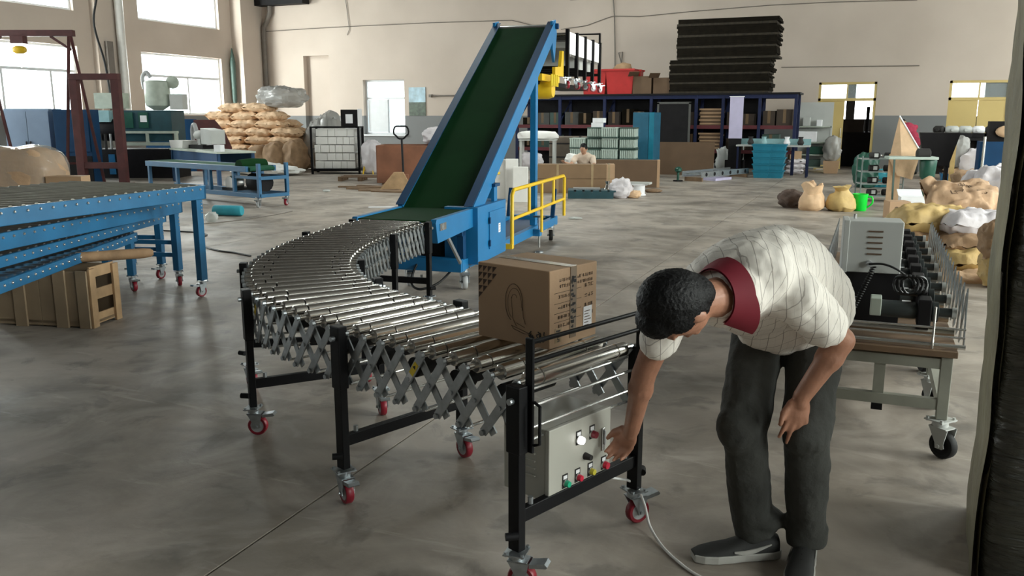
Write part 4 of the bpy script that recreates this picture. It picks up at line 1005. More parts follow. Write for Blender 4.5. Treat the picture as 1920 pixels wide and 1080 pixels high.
# --- plywood crate and the things on it
cr = thing('wooden_crate', 'pale plywood and slat crate standing under the blue tables', 'crate', (-5.43, 4.64, 0), math.atan2(.17, .71))
# local: x 0 at right front corner going -x to the left, y depth
ex, ey, ez = .84, .36, .448
for k in range(4):
    x0 = -ex + k * ex / 4; MB().bb(x0 + .002, x0 + ex / 4 - .002, 0, .014, .01, ez - .01 * (k % 2)).build('front_board', 'crate_ply', cr, bev=.002)
for x in (-ex * .70, -ex * .28): MB().bb(x - .05, x + .05, -.018, 0, .0, ez).build('batten', 'crate_ply', cr, bev=.002)
MB().bb(-.09, 0, -.018, 0, 0, ez).build('batten', 'crate_ply', cr, bev=.002)
for y in (.0, ey - .07): MB().bb(0, .02, y, y + .07, 0, ez + .01).build('end_post', 'crate_wood', cr, bev=.002)
for z in (.02, .21, .385): MB().bb(-.016, 0, .03, ey - .03, z, z + .085).build('end_slat', 'crate_wood', cr, bev=.002)
MB().bb(-ex, -.01, ey - .015, ey, .01, ez).build('back_board', 'crate_ply', cr)
MB().bb(-ex, -ex + .015, 0, ey, .01, ez).build('side_board', 'crate_ply', cr)
MB().bb(-ex, 0, 0, ey, .03, .05).build('floor_board', 'crate_ply', cr)
one(MB().lathe([(.028, 0), (.038, .01), (.042, .05), (.042, .6), (.035, .66), (.02, .68)], axis='X', n=16), 'rubber_roll', 'sack_brown', 'short brown rolled mat lying on top of the crate', 'roll', Vector((-5.82, 4.74, .503)), R(50), smooth=40)
one(MB().bb(-.22, .22, -.03, .03, 0, .02), 'wooden_batten', 'dark_mat', 'dark wooden batten lying across the crate front edge', 'batten', (-5.86, 4.60, .46), R(13))
# --- cables on the floor
cable([gp(470, 480, .008), gp(440, 474, .008), gp(410, 470, .008), gp(385, 462, .008), gp(378, 447, .008), gp(388, 440, .008), gp(370, 436, .008), gp(340, 434, .008), gp(300, 432, .008)], .011, 'floor_cable', 'cable_black', 'black cable snaking on the floor behind the blue tables')
cable([gp(368, 421, .006), gp(420, 416, .006), gp(470, 410, .006), gp(520, 402, .006), gp(548, 396, .006)], .007, 'floor_cable', 'pipe_brown', 'thin brown hose on the floor before the belt cart')
o = one(MB().ell((0, 0, .075), (.11, .08, .085), 16, 10, wob=.35), 'plastic_bag', 'plastic_film', 'small translucent plastic bag on the floor by the tables', 'bag', gp(398, 416), smooth=60); fold(o, .02, 9)
one(MB().lathe([(.075, 0), (.085, .02), (.085, .48), (.07, .5)], axis='X', n=16), 'gas_cylinder', 'teal_cloth', 'teal gas cylinder lying on the floor in front of the belt cart', 'cylinder', gp(402, 404) + Vector((0, 0, .087)), R(12), smooth=40)
o = one(MB().ell((0, 0, .03), (.09, .06, .03), 12, 8, wob=.4), 'plastic_scrap', 'plastic_film', 'crumpled clear plastic scrap alone on the open floor', 'scrap', gp(612, 360), smooth=60)
o = one(MB().ell((0, 0, .02), (.12, .05, .02), 12, 8, wob=.4), 'plastic_scrap', 'plastic_film', 'flattened clear film scrap on the floor right of the incline', 'scrap', gp(1078, 411), smooth=60)
one(MB().bb(-.35, .35, -.03, .03, 0, .015), 'white_strip', 'paper_white', 'narrow white strip lying on the floor left of the incline infeed', 'strip', gp(728, 389), R(28))
# --- belt cart with green belt
c2 = gp(543, 385); c1 = gp(488, 390); ax = Vector((-3.55, .95, 0)).normalized()
bc = thing('belt_cart', 'low blue belt conveyor cart with green belt and white caster wheels', 'belt conveyor', (c1 + c2) / 2, math.atan2(-ax.y, -ax.x))
Lc = 3.7        # local: x 0 at the right end, negative along the cart
for y in (-.30, .30):
    MB().bb(-Lc, -.35, y - .03, y + .03, .62, .72).build('belt_side', 'table_blue', bc, bev=.004)
    MB().bb(-Lc, 0, y - .03, y + .03, .17, .25).build('chassis_rail', 'table_blue', bc, bev=.004)
    for x in (-.02, -.75, -1.5, -2.6, -3.6): MB().bb(x - .03, x + .03, y - .03, y + .03, .25, .62 if x < -.5 else .78).build('post', 'table_blue', bc, bev=.003)
    for x in (-.05, -3.5): caster(bc, (x, y, 0), .5, 'grey' if y < 0 else 'red', 1.25)
    MB().bb(-.75, 0, y - .02, y + .02, .50, .55).build('side_stay', 'table_blue', bc)
for z in (.21, .52): MB().bb(-.04, .02, -.3, .3, z - .03, z + .03).build('end_bar', 'table_blue', bc, bev=.003)
MB().prism([(-Lc, .725), (-.4, .715), (-.3, .69), (-.3, .64), (-.4, .62), (-Lc, .63)], -.27, .27, 'XZ').build('belt', 'belt_table', bc, bev=.01)
o = MB().lathe([(.11, -.28), (.13, 0), (.11, .28)], (-.62, 0, .72), 'Y', 16).build('belt_roll', 'belt_green', bc, 40)
MB().lathe([(.0, -.12), (.13, -.12), (.15, 0), (.13, .12), (0, .12)], (-1.1, -.05, .38), 'Y', 16, False).build('motor', 'steel', bc, 40)
MB().bb(-1.3, -.9, -.2, .2, .25, .3).build('motor_base', 'dark_body', bc)
MB().lathe([(.0, -.2), (.16, -.2), (.16, .2), (0, .2)], (-.42, .0, .42), 'X', 16, False).build('hose_coil', 'dark_body', bc, 40)
# --- workbench behind the cart with things on it
wbp = gp(400, 335) ; wb_ = thing('work_bench', 'dark blue workbench with a pale worn top behind the belt cart', 'bench', (-14.6, 16.3, 0), R(-28))
MB().bb(-1.6, 1.6, -.45, .45, .78, .82).build('bench_top', 'pale_green', wb_)
MB().bb(-1.55, 1.55, -.42, -.38, .50, .78).build('apron', 'blue_dark', wb_)
MB().bb(-1.55, 1.55, .38, .42, .50, .78).build('apron', 'blue_dark', wb_)
for x in (-1.5, 1.5):
    for y in (-.4, .4): MB().bb(x - .04, x + .04, y - .04, y + .04, 0, .78).build('leg', 'blue_dark', wb_)
def onb(x, y, z=.82): return WM[wb_.name] @ Vector((x, y, z))
one(MB().prism([(-.3, 0), (.3, 0), (.36, .19), (-.36, .19)], -.2, .2, 'XZ'), 'foam_tray', 'foam', 'white foam box standing on the workbench edge', 'box', onb(-1.42, -.15), R(-20), bev=.012)
vt = thing('bench_machine', 'small grey bench grinder with hoses on the workbench', 'machine', onb(-.75, .1), R(-20))
MB().bb(-.35, .35, -.2, .2, .0, .09).build('base', 'dark_body', vt)
MB().lathe([(.09, -.2), (.12, -.12), (.12, .12), (.09, .2)], (-.1, 0, .32), 'X', 16).build('motor', 'cab_grey', vt, 40)
MB().lathe([(.13, -.02), (.13, .02)], (.2, 0, .32), 'X', 18).build('wheel', 'hub_grey', vt, 40)
MB().bb(-.12, .02, -.08, .08, .09, .25).build('stand', 'cab_grey', vt)
MB().prism([(.25, .12), (.75, .12), (.75, .45), (.25, .5)], -.18, .18, 'XZ').build('dust_tray', 'cab_grey', vt)
MB().tube(smooth_path([Vector(p) for p in ((-.5, 0, .05), (-.5, 0, .45), (-.38, 0, .58), (-.28, 0, .4))], 6), .05, 10).build('hose', 'hub_grey', vt, 60)
one(MB().lathe([(.06, 0), (.07, .12), (.06, .13)], n=14), 'green_tin', 'machine_green', 'small green tin at the right end of the workbench', 'tin', onb(1.1, -.2), smooth=40)
one(MB().bb(-.09, .09, -.07, .07, 0, .15), 'white_carton', 'paper_white', 'small white carton standing at the right end of the workbench', 'carton', onb(1.35, -.3))
# --- wrapped bale and cardboard behind the tables
def at_fw(x, y, fw):
    d = (y - 540) / FPX; return Vector((0, 0, CAMH)) + ray(x, y) * (fw / (math.cos(PITCH) - d * math.sin(PITCH)))
q = at_fw(30, 300, 10.2)
bl = thing('wrapped_bale', 'brown cardboard bale wrapped in glossy film behind the roller tables', 'bale', (q.x, q.y, 0), R(30))
m = MB().ell((0, 0, .60), (.50, .42, .64), 26, 16, sq=.42, wob=.04); fold(m.build('bale_core', 'bag_brown', bl, 50), .02, 4)
m = MB().ell((0, 0, .60), (.51, .43, .65), 26, 16, sq=.42, wob=.04); fold(m.build('film', 'bale_film', bl, 30), .045, 5)
q = at_fw(128, 337, 10.0)
one(MB().bb(-.20, .20, -.12, .12, 0, .92), 'cardboard_box', 'carton', 'tall plain cardboard box beside the wrapped bale', 'box', (q.x, q.y, 0), R(25))
# --- gantry hoist
q = at_fw(132, 80, 20.6); gt = thing('gantry_hoist', 'dark red A-frame gantry carrying a small chain hoist by the left windows', 'gantry', (q.x, q.y, 0), R(YAW * 57.3))
zt = 3.42
for x in (0, -2.05):
    MB().bar((x - .35, -.1, 0), (x, -.05, zt), .055, .055).build('gantry_leg', 'iron_red', gt); MB().bar((x + .45, .1, 0), (x, .05, zt), .055, .055).build('gantry_leg', 'iron_red', gt)
    MB().bar((x - .3, -.09, .5), (x + .38, .09, .5), .05, .05).build('leg_tie', 'iron_red', gt)
MB().bb(-2.3, .1, -.07, .07, zt, zt + .14).build('gantry_beam', 'iron_red', gt)
for x, s_ in ((0, -1), (-2.05, 1)): MB().bar((x + s_ * .45, 0, zt), (x, 0, zt - .3), .05, .05).build('gantry_brace', 'iron_red', gt)
MB().bb(-1.35, -1.05, -.1, .1, zt - .16, zt).build('trolley', 'iron_red', gt)
MB().lathe([(.06, -.14), (.09, -.07), (.09, .07), (.06, .14)], (-1.2, 0, zt - .30), 'X', 14).build('hoist', 'yellow', gt, 40)
MB().cyl((-1.2, 0, zt - .7), (-1.2, 0, zt - .45), .02, 6).build('hook', 'steel', gt)
# --- blue grey cabinets under the window
q = at_fw(66, 250, 21.5); cb1 = thing('steel_cabinet', 'light blue grey two door steel cabinet standing below the left window', 'cabinet', (q.x, q.y, 0), R(22))
MB().bb(-.55, .55, -.3, .3, 0, 1.78).build('body', 'cabinet_blue', cb1)
for s_ in (-1, 1): dd = MB().bb(s_ * .275 - .27, s_ * .275 + .27, -.32, -.3, .08, 1.72).build('cabinet_door', 'cabinet_blue', cb1, bev=.005); MB().bb(s_ * .05 - .012, s_ * .05 + .012, -.35, -.32, .85, 1.0).build('door_handle', 'ink', dd)
q = at_fw(148, 265, 21.3); cb2 = thing('steel_locker', 'dark slate blue machine cabinet right of the two door cabinet', 'cabinet', (q.x, q.y, 0), R(22))
MB().bb(-.42, .45, -.3, .2, .0, 1.76).build('body', 'blue_dark', cb2)
MB().bb(-.40, .43, -.32, -.3, .75, 1.68).build('front_panel', 'blue_dark', cb2, bev=.005)
MB().bb(-.42, .45, -.34, -.3, .0, .65).build('toe_panel', 'dark_body', cb2)
# --- red portal frame with hydraulic press parts
q = gp(196, 348); pf_ = thing('portal_frame', 'tall dark red steel portal press frame in front of the left wall', 'press', (q.x, q.y, 0), R(22))
for x in (-.48, .48): MB().bb(x - .09, x + .09, -.09, .09, 0, 2.42).build('post', 'iron_red', pf_, bev=.005)
MB().bb(-.57, .57, -.09, .09, 2.42, 2.56).build('top_beam', 'iron_red', pf_, bev=.005)
MB().bb(-.39, .39, -.08, .08, .40, .54).build('cross_beam', 'iron_red', pf_, bev=.005)
MB().bb(-.57, .57, -.35, .35, 0, .05).build('base_plate', 'iron_red', pf_)
im = thing('moulding_machine', 'teal moulding machine with pale guards behind the red press frame', 'machine', (q.x - 2.1, q.y + 2.35, 0), R(22))
MB().bb(-1.3, 1.8, -.5, .5, 0, .75).build('bed', 'dark_body', im)
MB().bb(-.5, .1, -.4, .4, 1.45, 1.75).build('control_head', 'pale_teal', im); MB().bb(-1.3, -.85, -.4, .4, 1.4, 1.75).build('side_guard', 'pale_teal', im)
MB().bb(-.3, .35, -.3, .3, 1.8, 2.2).build('motor_box', 'pale_green', im)
MB().bb(.45, 1.75, -.45, .45, .95, 1.75).build('clamp_unit', 'machine_teal', im, bev=.01)
MB().lathe([(.25, -.3), (.3, -.15), (.3, .15), (.25, .3)], (-.05, -.1, 1.25), 'X', 18).build('injection_drum', 'dark_body', im, 40)
for k in range(5): MB().cyl((-.3 + k * .14, -.45, .75), (-.3 + k * .14, -.45, 1.15), .035, 8).build('tie_bar', 'steel' if k % 2 else 'ink', im, 40)
for x in (-1.15, -.75, -.35, .05): MB().bb(x, x + .16, -.53, -.5, .1, .62).build('access_panel', 'pale_teal' if x < -1 else 'table_blue', im)
for x in (.5, .9): MB().bb(x, x + .25, -.48, -.45, 1.3, 1.7).build('window_panel', 'machine_green', im)
MB().bb(.95, 1.12, -.49, -.47, 1.45, 1.62).build('gauge_panel', 'paper_white', im)
MB().bb(.3, 1.9, -.52, -.4, .85, .93).build('guard_rail', 'pale_green', im); MB().bb(.3, 1.9, -.52, -.4, 1.16, 1.22).build('guard_rail', 'pale_green', im)
for x in (.35, 1.1, 1.85): MB().bb(x - .03, x + .03, -.52, -.4, .93, 1.16).build('guard_post', 'pale_green', im)
hq = thing('hopper_dryer', 'pale green round hopper dryer standing on the moulding machine', 'hopper', WM[im.name] @ Vector((1.25, 0, 1.755)), R(22))
MB().lathe([(.12, 0), (.3, .12), (.32, .2), (.32, .72), (.28, .76), (.0, .78)], n=22, caps=False).build('hopper_drum', 'pale_green', hq, 40)
MB().tube(smooth_path([Vector(p) for p in ((-.34, 0, .55), (-.36, 0, .85), (-.25, 0, .98), (-.15, 0, .85))], 6), .05, 10).build('air_pipe', 'hub_grey', hq, 60)
MB().lathe([(.1, -.08), (.16, -.05), (.16, .05), (.1, .08)], (.42, 0, .72), 'Y', 16).build('blower', 'pale_green', hq, 40)
MB().bb(.38, .72, -.18, .18, .02, .42).build('heater_box', 'cab_grey', hq)
cable([im.location + Vector((0, 0, 2.2)), Vector((im.location.x - .1, im.location.y, 3.0)), Vector((im.location.x - .35, im.location.y, 4.0)), Vector((im.location.x - .1, im.location.y, 4.9)), Vector((im.location.x + .2, im.location.y, 6.8))], .03, 'hanging_cable', 'cable_black', 'thick black cable hanging from the roof to the moulding machine')
# --- painted boards leaning under the second window
q = at_fw(322, 260, 25.5); one(MB().bb(-.75, .75, -.03, .03, 0, 1.52), 'leaning_panel', 'blue_dark', 'slate blue steel panel leaning below the second window', 'panel', (q.x, q.y, 0), R(25))
q = at_fw(395, 262, 25.5); one(MB().prism([(-.45, 0), (.6, 0), (.6, .7), (.42, 1.15), (.15, 1.5), (-.45, 1.5)], -.03, .03, 'XZ'), 'leaning_panel', 'iron_red', 'dark red steel panel with a cut corner left of the sack pile', 'panel', (q.x, q.y, 0), R(25))
ORD = ['bottom', 'second', 'third', 'fourth', 'fifth', 'sixth', 'seventh', 'topmost', 'ninth', 'tenth']; SEQ = ['leftmost', 'second from left', 'third from left', 'fourth from left', 'fifth from left', 'sixth from left', 'seventh from left']
# --- pile of tan sacks
pil = Vector((-17.6, 22.0, 0)); rr_ = random.Random(4)
for lv, (nx, ny) in enumerate(((4, 2), (4, 2), (4, 2), (4, 2), (4, 2), (3, 2), (3, 1), (2, 1))):
    for i in range(nx):
        for j in range(ny):
            p = pil + Vector(((i - (nx - 1) / 2) * .93 + rr_.uniform(-.09, .09) - lv * .06, (j - .5) * .62 + lv * .05 - .25, .13 + lv * .245))
            sack('sack_tan', p, rr_.uniform(-.12, .12) + .1, rr_.uniform(-.05, .05), rr_.uniform(-.06, .06), 'tan woven sack in the corner pile, %s layer, %s, %s row' % (ORD[lv], SEQ[i], 'front' if j == 0 else 'rear'), 'tan sacks piled in the far corner', (.98, .64, .27), var=rr_.randrange(4))
def heap(name, mt, label, cat, loc, rad, amp=.1, sc=2.5, nu=44, nv=28, group=None, sq=.8, rz=0):
    o = one(MB().ell((0, 0, rad[2] * .92), rad, nu, nv, sq=sq, wob=.15), name, mt, label, cat, loc, rz, group, smooth=32); crumple(o, amp, sc, loc[0]); o.data.set_sharp_from_angle(angle=R(32))
    for v in o.data.vertices: v.co.z = max(v.co.z, .002)
    return o
heap('plastic_heap', 'clear_bag', 'crumpled clear plastic sheeting slung over the right of the sack pile', 'plastic sheet', (-15.45, 22.3, 0), (.50, .5, .85), .13, 5.5)
heap('plastic_heap', 'clear_bag', 'bundle of clear plastic film on top of the sack pile', 'plastic sheet', (-16.9, 22.1, 1.86), (.75, .5, .30), .10, 6)
heap('white_scrap_heap', 'foam', 'low heap of white foam scraps before the sack pile', 'scrap', gp(500, 327), (1.1, .5, .13), .09, 5)
for k in range(4): heap('brown_bag', 'sack_brown', 'dull brown bag at the foot of the sack pile, %s of four' % SEQ[k], 'bag', (-17.4 + k * .62, 20.75 + .1 * (k % 2), 0), (.34, .3, .33 + .05 * k), .04, 4, group='dull brown bags below the sacks')
# --- black stillage with white cartons
st = thing('stillage', 'black steel stillage cage filled with white cartons', 'cage', (gp(622, 326).x, gp(622, 326).y + .35, 0), R(24))
for x in (-.66, .66):
    for y in (-.4, .4): MB().bb(x - .03, x + .03, y - .03, y + .03, .0, 1.32).build('corner_post', 'black_paint', st)
for y in (-.4, .4):
    for z in (.1, 1.30): MB().bb(-.66, .66, y - .02, y + .02, z - .02, z + .02).build('cage_rail', 'black_paint', st)
for x in (-.66, .66):
    for z in (.1, .7, 1.30): MB().bb(x - .02, x + .02, -.4, .4, z - .02, z + .02).build('cage_rail', 'black_paint', st)
for k in range(5): MB().bb(.655, .665, -.36 + k * .16, -.32 + k * .16, .12, 1.28).build('side_slat', 'black_paint', st)
MB().bb(-.66, .66, -.4, .4, .12, .15).build('cage_floor', 'black_paint', st)
rr_ = random.Random(3)
for lv in range(5):
    x = -.60 + rr_.uniform(0, .05); kk = 0
    while x < .42:
        w = rr_.choice((.17, .19, .2, .34, .24))
        if x + w > .54: w = .54 - x
        one(MB().bb(-w / 2 + .005, w / 2 - .005, -.36, .2, 0, .20), 'white_carton', 'foam', 'white carton in the black stillage cage, %s row, %s' % (ORD[lv], SEQ[kk]), 'carton', WM[st.name] @ Vector((x + w / 2, .05 + rr_.uniform(-.02, .02), .152 + lv * .225)), R(24), 'white cartons in the stillage', bev=.006)
        x += w; kk += 1
    
sp = thing('speaker_cabinet', 'black and white box with a paper notice on top of the stillage', 'box', WM[st.name] @ Vector((.40, .0, 1.325)), R(20))
MB().bb(-.24, .24, -.2, .25, 0, .46).build('case', 'dark_body', sp, bev=.01); MB().bb(.24, .27, -.2, .25, 0, .48).build('side_board', 'paper_white', sp); MB().bb(-.10, .10, -.205, -.2, .08, .33).build('paper_notice', 'paper_white', sp)
# --- rusty bin, pallet jack, planks
rb = thing('steel_bin', 'rusty brown open steel bin beside the incline', 'bin', (gp(762, 346).x, gp(762, 346).y + .3, 0), R(20))
for y in (-.5, .5): MB().bb(-.75, .95, y - .02, y + .02, .05, .93).build('bin_side', 'rust_bin', rb, bev=.01)
for x in (-.75, .95): MB().bb(x - .02, x + .02, -.5, .5, .05, .93).build('bin_end', 'rust_bin', rb, bev=.01)
MB().bb(-.75, .95, -.5, .5, .05, .09).build('bin_floor', 'rust_bin', rb)
for x in (-.6, .1, .8): MB().bb(x - .05, x + .05, -.5, .5, 0, .05).build('skid', 'plank', rb)
pj = thing('pallet_jack', 'black hand pallet jack standing upright before the rusty bin', 'pallet jack', gp(758, 352), R(22))
MB().cyl((0, -.05, .15), (-.04, .05, 1.10), .025, 10).build('tiller', 'black_paint', pj, 40)
MB().tube([(-.05 + .17 * math.sin(a) * (1.0 if math.cos(a) > -.4 else .75), .06, 1.26 + .16 * max(-1., min(.75, math.cos(a) * 1.1))) for a in [k / 20 * 6.283 for k in range(20)]], .02, 8, True).build('handle_loop', 'black_paint', pj, 60)
MB().lathe([(.09, -.03), (.09, .03)], (-.06, 0, .09), 'X', 16).build('steer_wheel', 'rubber', pj, 40); MB().lathe([(.09, -.03), (.09, .03)], (.06, 0, .09), 'X', 16).build('steer_wheel', 'rubber', pj, 40)
MB().bb(-.1, .1, -.08, .1, .1, .3).build('pump', 'rust_bin', pj)
for x in (-.2, .2): MB().bb(x - .07, x + .07, .1, .35, .06, .11).build('fork', 'rust_bin', pj)
one(MB().prism([(-.34, 0), (.42, 0), (.2, .4), (-.0, .4)], -.04, .04, 'XZ'), 'wood_wedge', 'crate_wood', 'pale triangular wood board leaning at the rusty bin', 'board', gp(745, 356) + Vector((0, -.12, 0)), R(20))
for k, (x, y, r_, ln) in enumerate(((678, 352, 12, 1.1), (700, 356, 4, 1.3), (722, 359, 10, 1.2), (740, 361, 2, 1.1), (710, 351, -6, 1.2))):
    one(MB().bb(-ln / 2, ln / 2, -.06, .06, 0, .035), 'loose_plank', 'plank', 'rough wooden plank on the floor before the rusty bin, %s' % ('leftmost', 'second nearest the left', 'middle of the front row', 'rightmost and nearest', 'rearmost')[k], 'plank', gp(x, y), R(r_), 'planks before the rusty bin', bev=.004)
pk = thing('wood_pallet', 'wooden pallet lying left of the rusty bin', 'pallet', gp(680, 338), R(20))
for y in (-.3, 0, .3): MB().bb(-.55, .55, y - .05, y + .05, .09, .11).build('deck_board', 'plank', pk)
for x in (-.5, 0, .5): MB().bb(x - .05, x + .05, -.35, .35, 0, .09).build('bearer', 'plank', pk)
ld = thing('step_ladder', 'small yellow step ladder leaning left of the rusty bin', 'ladder', gp(683, 328) + Vector((0, .2, 0)), R(22))
for x in (-.14, .14): MB().bar((x, 0, 0), (x * .7, .2, .42), .03, .03).build('stile', 'yellow', ld)
for z in (.12, .26, .40): MB().bb(-.13, .13, .04 + z * .35, .1 + z * .35, z - .01, z + .01).build('rung', 'yellow', ld)
heap('white_bag', 'sack_white', 'white plastic bag bundle between the stillage and rusty bin', 'bag', gp(700, 326), (.28, .24, .48), .06, 4)
heap('white_bag', 'sack_white', 'white plastic bags on the rusty bin rim by the incline', 'bag', (rb.location.x + .62, rb.location.y + .35, .92), (.42, .3, .2), .06, 4)
# ================================================================== centre background
# --- pallet rack along the back wall
RY0, RY1 = 24.9, 25.9            # front and rear upright lines
rk = thing('pallet_rack', 'long dark blue pallet rack with red beams along the far wall', 'rack', (-6.0, RY0, 0))
ux = [-10.3, -8.9, -7.55, -6.2, -5.75, -5.15, -4.7, -4.05, -3.3, -2.7, -2.05]
ux = [-10.2, -8.8, -7.4, -6.0, -4.7, -3.95, -2.95, -2.0]
for x in ux:
    for y in (0, 1.0): MB().bb(x + 6 - .04, x + 6 + .04, y - .04, y + .04, 0, 2.2).build('upright', 'rack_blue', rk)
    MB().bar((x + 6, 0, 1.42), (x + 6, 1.0, 2.05), .03, .03).build('brace', 'rack_blue', rk)
for a, b in zip(ux, ux[1:]):
    for z in (2.14, 1.30, .62):
        for y in (0, 1.0): MB().bb(a + 6.04, b + 5.96, y - .03, y + .03, z - .05, z + .05).build('beam', 'rack_red' if z != 2.14 else 'rack_blue', rk)
        MB().bb(a + 6.04, b + 5.96, .03, .97, z - .01, z + .02).build('shelf_board', 'dark_body', rk)
for a, b in zip(ux[:-2], ux[1:]): MB().bb(a + 6.04, b + 5.96, 1.0, 1.02, .1, 2.1).build('back_panel', 'dark_body', rk)  # dark boards added in place of the shaded wall behind these bays
MB().bb(-4.3, 4.1, -.08, 1.08, 2.19, 2.24).build('top_deck', 'dark_body', rk)
rr_ = random.Random(11)
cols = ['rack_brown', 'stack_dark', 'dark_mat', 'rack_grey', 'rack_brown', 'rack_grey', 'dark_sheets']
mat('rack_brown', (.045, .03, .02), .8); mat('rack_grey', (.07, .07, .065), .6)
cn = {'rack_brown': 'dark brown carton', 'stack_dark': 'dark green case', 'dark_mat': 'blackish carton', 'rack_grey': 'grey case', 'dark_sheets': 'dull olive carton'}
wz = {.62: 'low', 1.30: 'middle'}
bays = ['leftmost bay', 'second bay from the left', 'third bay from the left', 'bay behind the teal locker', 'bay of flat stacks', 'bay beside the lilac panel', 'right end bay']
for bi, (a, b) in enumerate(zip(ux, ux[1:])):
    for z in (.64, 1.32):
        if bi == 4 : continue
        x = a + .07; k = 0
        while x < b - .2:
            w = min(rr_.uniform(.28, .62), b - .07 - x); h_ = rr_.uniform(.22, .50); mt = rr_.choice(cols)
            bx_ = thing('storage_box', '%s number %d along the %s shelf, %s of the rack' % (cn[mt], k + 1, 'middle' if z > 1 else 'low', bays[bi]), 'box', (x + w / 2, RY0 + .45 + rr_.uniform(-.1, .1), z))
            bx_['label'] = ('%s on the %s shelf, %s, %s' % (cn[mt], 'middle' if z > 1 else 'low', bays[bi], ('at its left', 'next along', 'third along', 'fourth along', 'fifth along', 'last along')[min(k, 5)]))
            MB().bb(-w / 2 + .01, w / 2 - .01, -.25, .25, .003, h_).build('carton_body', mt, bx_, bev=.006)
            MB().bb(-.04, .04, -.252, -.25, h_ * .2, h_).build('tape_strip', 'tape_dark', bx_)
            x += w + .02; k += 1
# flat stacks in the fifth bay
for z in (.64, 1.32):
    for k in range(10):
        one(MB().bb(-.3, .3, -.3, .3, 0, .045), 'flat_pack', 'carton' if k % 2 else 'carton_dark', '%s flat pack of the %s shelf stack in the rack by the dark panel' % (('bottom', 'second', 'third', 'fourth', 'fifth', 'sixth', 'seventh', 'eighth', 'ninth', 'topmost')[k], 'middle' if z > 1 else 'low'), 'flat pack', (-4.33 + .02 * (k % 3), RY0 + .4, z + .001 + k * .05), rr_.uniform(-.03, .03), 'flat packs in the rack')
# --- on top of the rack
top = 2.241
for i, (px, w, lbl, mt) in enumerate(((1118, .75, 'dull red plastic bin at the left on top of the rack', 'rust_bin'), (1166, .85, 'bright red plastic bin on top of the rack', 'red_bin'), (1188, .5, 'red plastic bin half hidden behind the bright one', 'red_bin'))):
    p = py(px, 165, RY0 + (.35 if i < 2 else .85))
    rb_ = thing('red_bin', lbl, 'bin', (p.x, p.y, top))
    m = MB(); s0, s1 = w / 2 * .86, w / 2; hh_ = .72
    for (ax_, ay) in ((1, 0), (-1, 0), (0, 1), (0, -1)):
        t0 = Vector((ax_, ay, 0)); n0 = Vector((-ay, ax_, 0)); d_ = .8
        v = [t0 * s0 + n0 * s0, t0 * s0 - n0 * s0, t0 * s1 - n0 * s1 + Vector((0, 0, hh_)), t0 * s1 + n0 * s1 + Vector((0, 0, hh_))]
        v = [Vector((q.x, q.y * .7, q.z)) for q in v]; m.add(v + [q - t0 * .02 for q in v], [(0, 1, 2, 3), (7, 6, 5, 4), (3, 2, 6, 7)])
    m.bb(-s0, s0, -s0 * .7, s0 * .7, 0, .02); m.build('tub', mt if i else 'red_bin', rb_)
    MB().bb(-s1 - .03, s1 + .03, -s1 * .7 - .03, -s1 * .7 + .01, hh_ - .05, hh_).build('rim', 'red_bin', rb_)
    MB().bb(-s1 - .03, s1 + .03, s1 * .7 - .01, s1 * .7 + .03, hh_ - .05, hh_).build('rim', 'red_bin', rb_)
    if i == 1: o = MB().ell((.0, 0, .7), (.3, .22, .2), 14, 8, wob=.4).build('refuse', 'sack_brown', rb_, 60)
for px, w, h_ in ((1208, .55, .5), (1248, .6, .45)):
    p = py(px, 170, RY0 + .4); bx_ = thing('storage_box', 'brown carton on the rack top, %s' % ('next to the red bins' if px < 1230 else 'next to the tall dark sheets'), 'box', (p.x, p.y, top))
    MB().bb(-w / 2, w / 2, -.3, .3, 0, h_).build('carton_body', 'carton_dark', bx_); MB().bar((-w / 2, -.3, h_), (-w / 2 + .1, -.5, h_ + .12), .3, .01).build('open_flap', 'carton_dark', bx_)
for lo, hi, x0, x1, nm in ((0, .92, -5.5, -2.72, 'lower'), (.93, 2.02, -5.32, -2.58, 'upper')):
    ds = thing('sheet_stack', '%s block of dark ragged-edged sheets on top of the rack' % nm, 'sheets', ((x0 + x1) / 2, RY0 + .5, top + lo))
    W2 = (x1 - x0) / 2; n_ = 18; hz = (hi - lo) / n_
    for k in range(n_):
        j = random.uniform(-.022, .022); MB().bb(-W2 + j, W2 + j + random.uniform(-.05, .05), -.5, .5, k * hz, (k + 1) * hz - .002).build('sheet', 'dark_sheets' if k % 5 else 'leafy_edge', ds)
# --- panels and objects in front of the rack
tl = thing('teal_locker', 'tall teal steel locker in front of the rack', 'locker', (gp(1205, 332).x, 22.9, 0), R(-6))
MB().bb(-.30, .30, -.25, .25, 0, 1.70).build('body', 'teal_locker', tl, bev=.006)
MB().bb(-.29, .14, -.262, -.25, .06, 1.66).build('locker_door', 'teal_locker', tl, bev=.004)
MB().bb(.16, .29, -.265, -.25, .0, 1.70).build('side_strip', 'teal_bin', tl)
p = py(1263, 228, 24.6); pn = thing('framed_panel', 'dark panel in a light metal frame standing against the rack', 'panel', (p.x, 24.6, 0))
MB().bb(-.45, .45, -.02, .02, .75, 1.95).build('panel', 'dark_body', pn)
for a in ((-.48, -.42, .72, 1.98), (.42, .48, .72, 1.98), (-.48, .48, 1.94, 2.0), (-.48, .48, .70, .76)): MB().bb(a[0], a[1], -.035, -.01, a[2], a[3]).build('frame_bar', 'rack_grey', pn)
MB().bb(-.4, -.36, -.02, .02, 0, .72).build('stand_leg', 'dark_body', pn); MB().bb(.36, .4, -.02, .02, 0, .72).build('stand_leg', 'dark_body', pn)
p = py(1381, 217, 24.5); lp = thing('lilac_panel', 'narrow pale lilac board standing upright before the rack', 'board', (p.x, 24.45, 0))
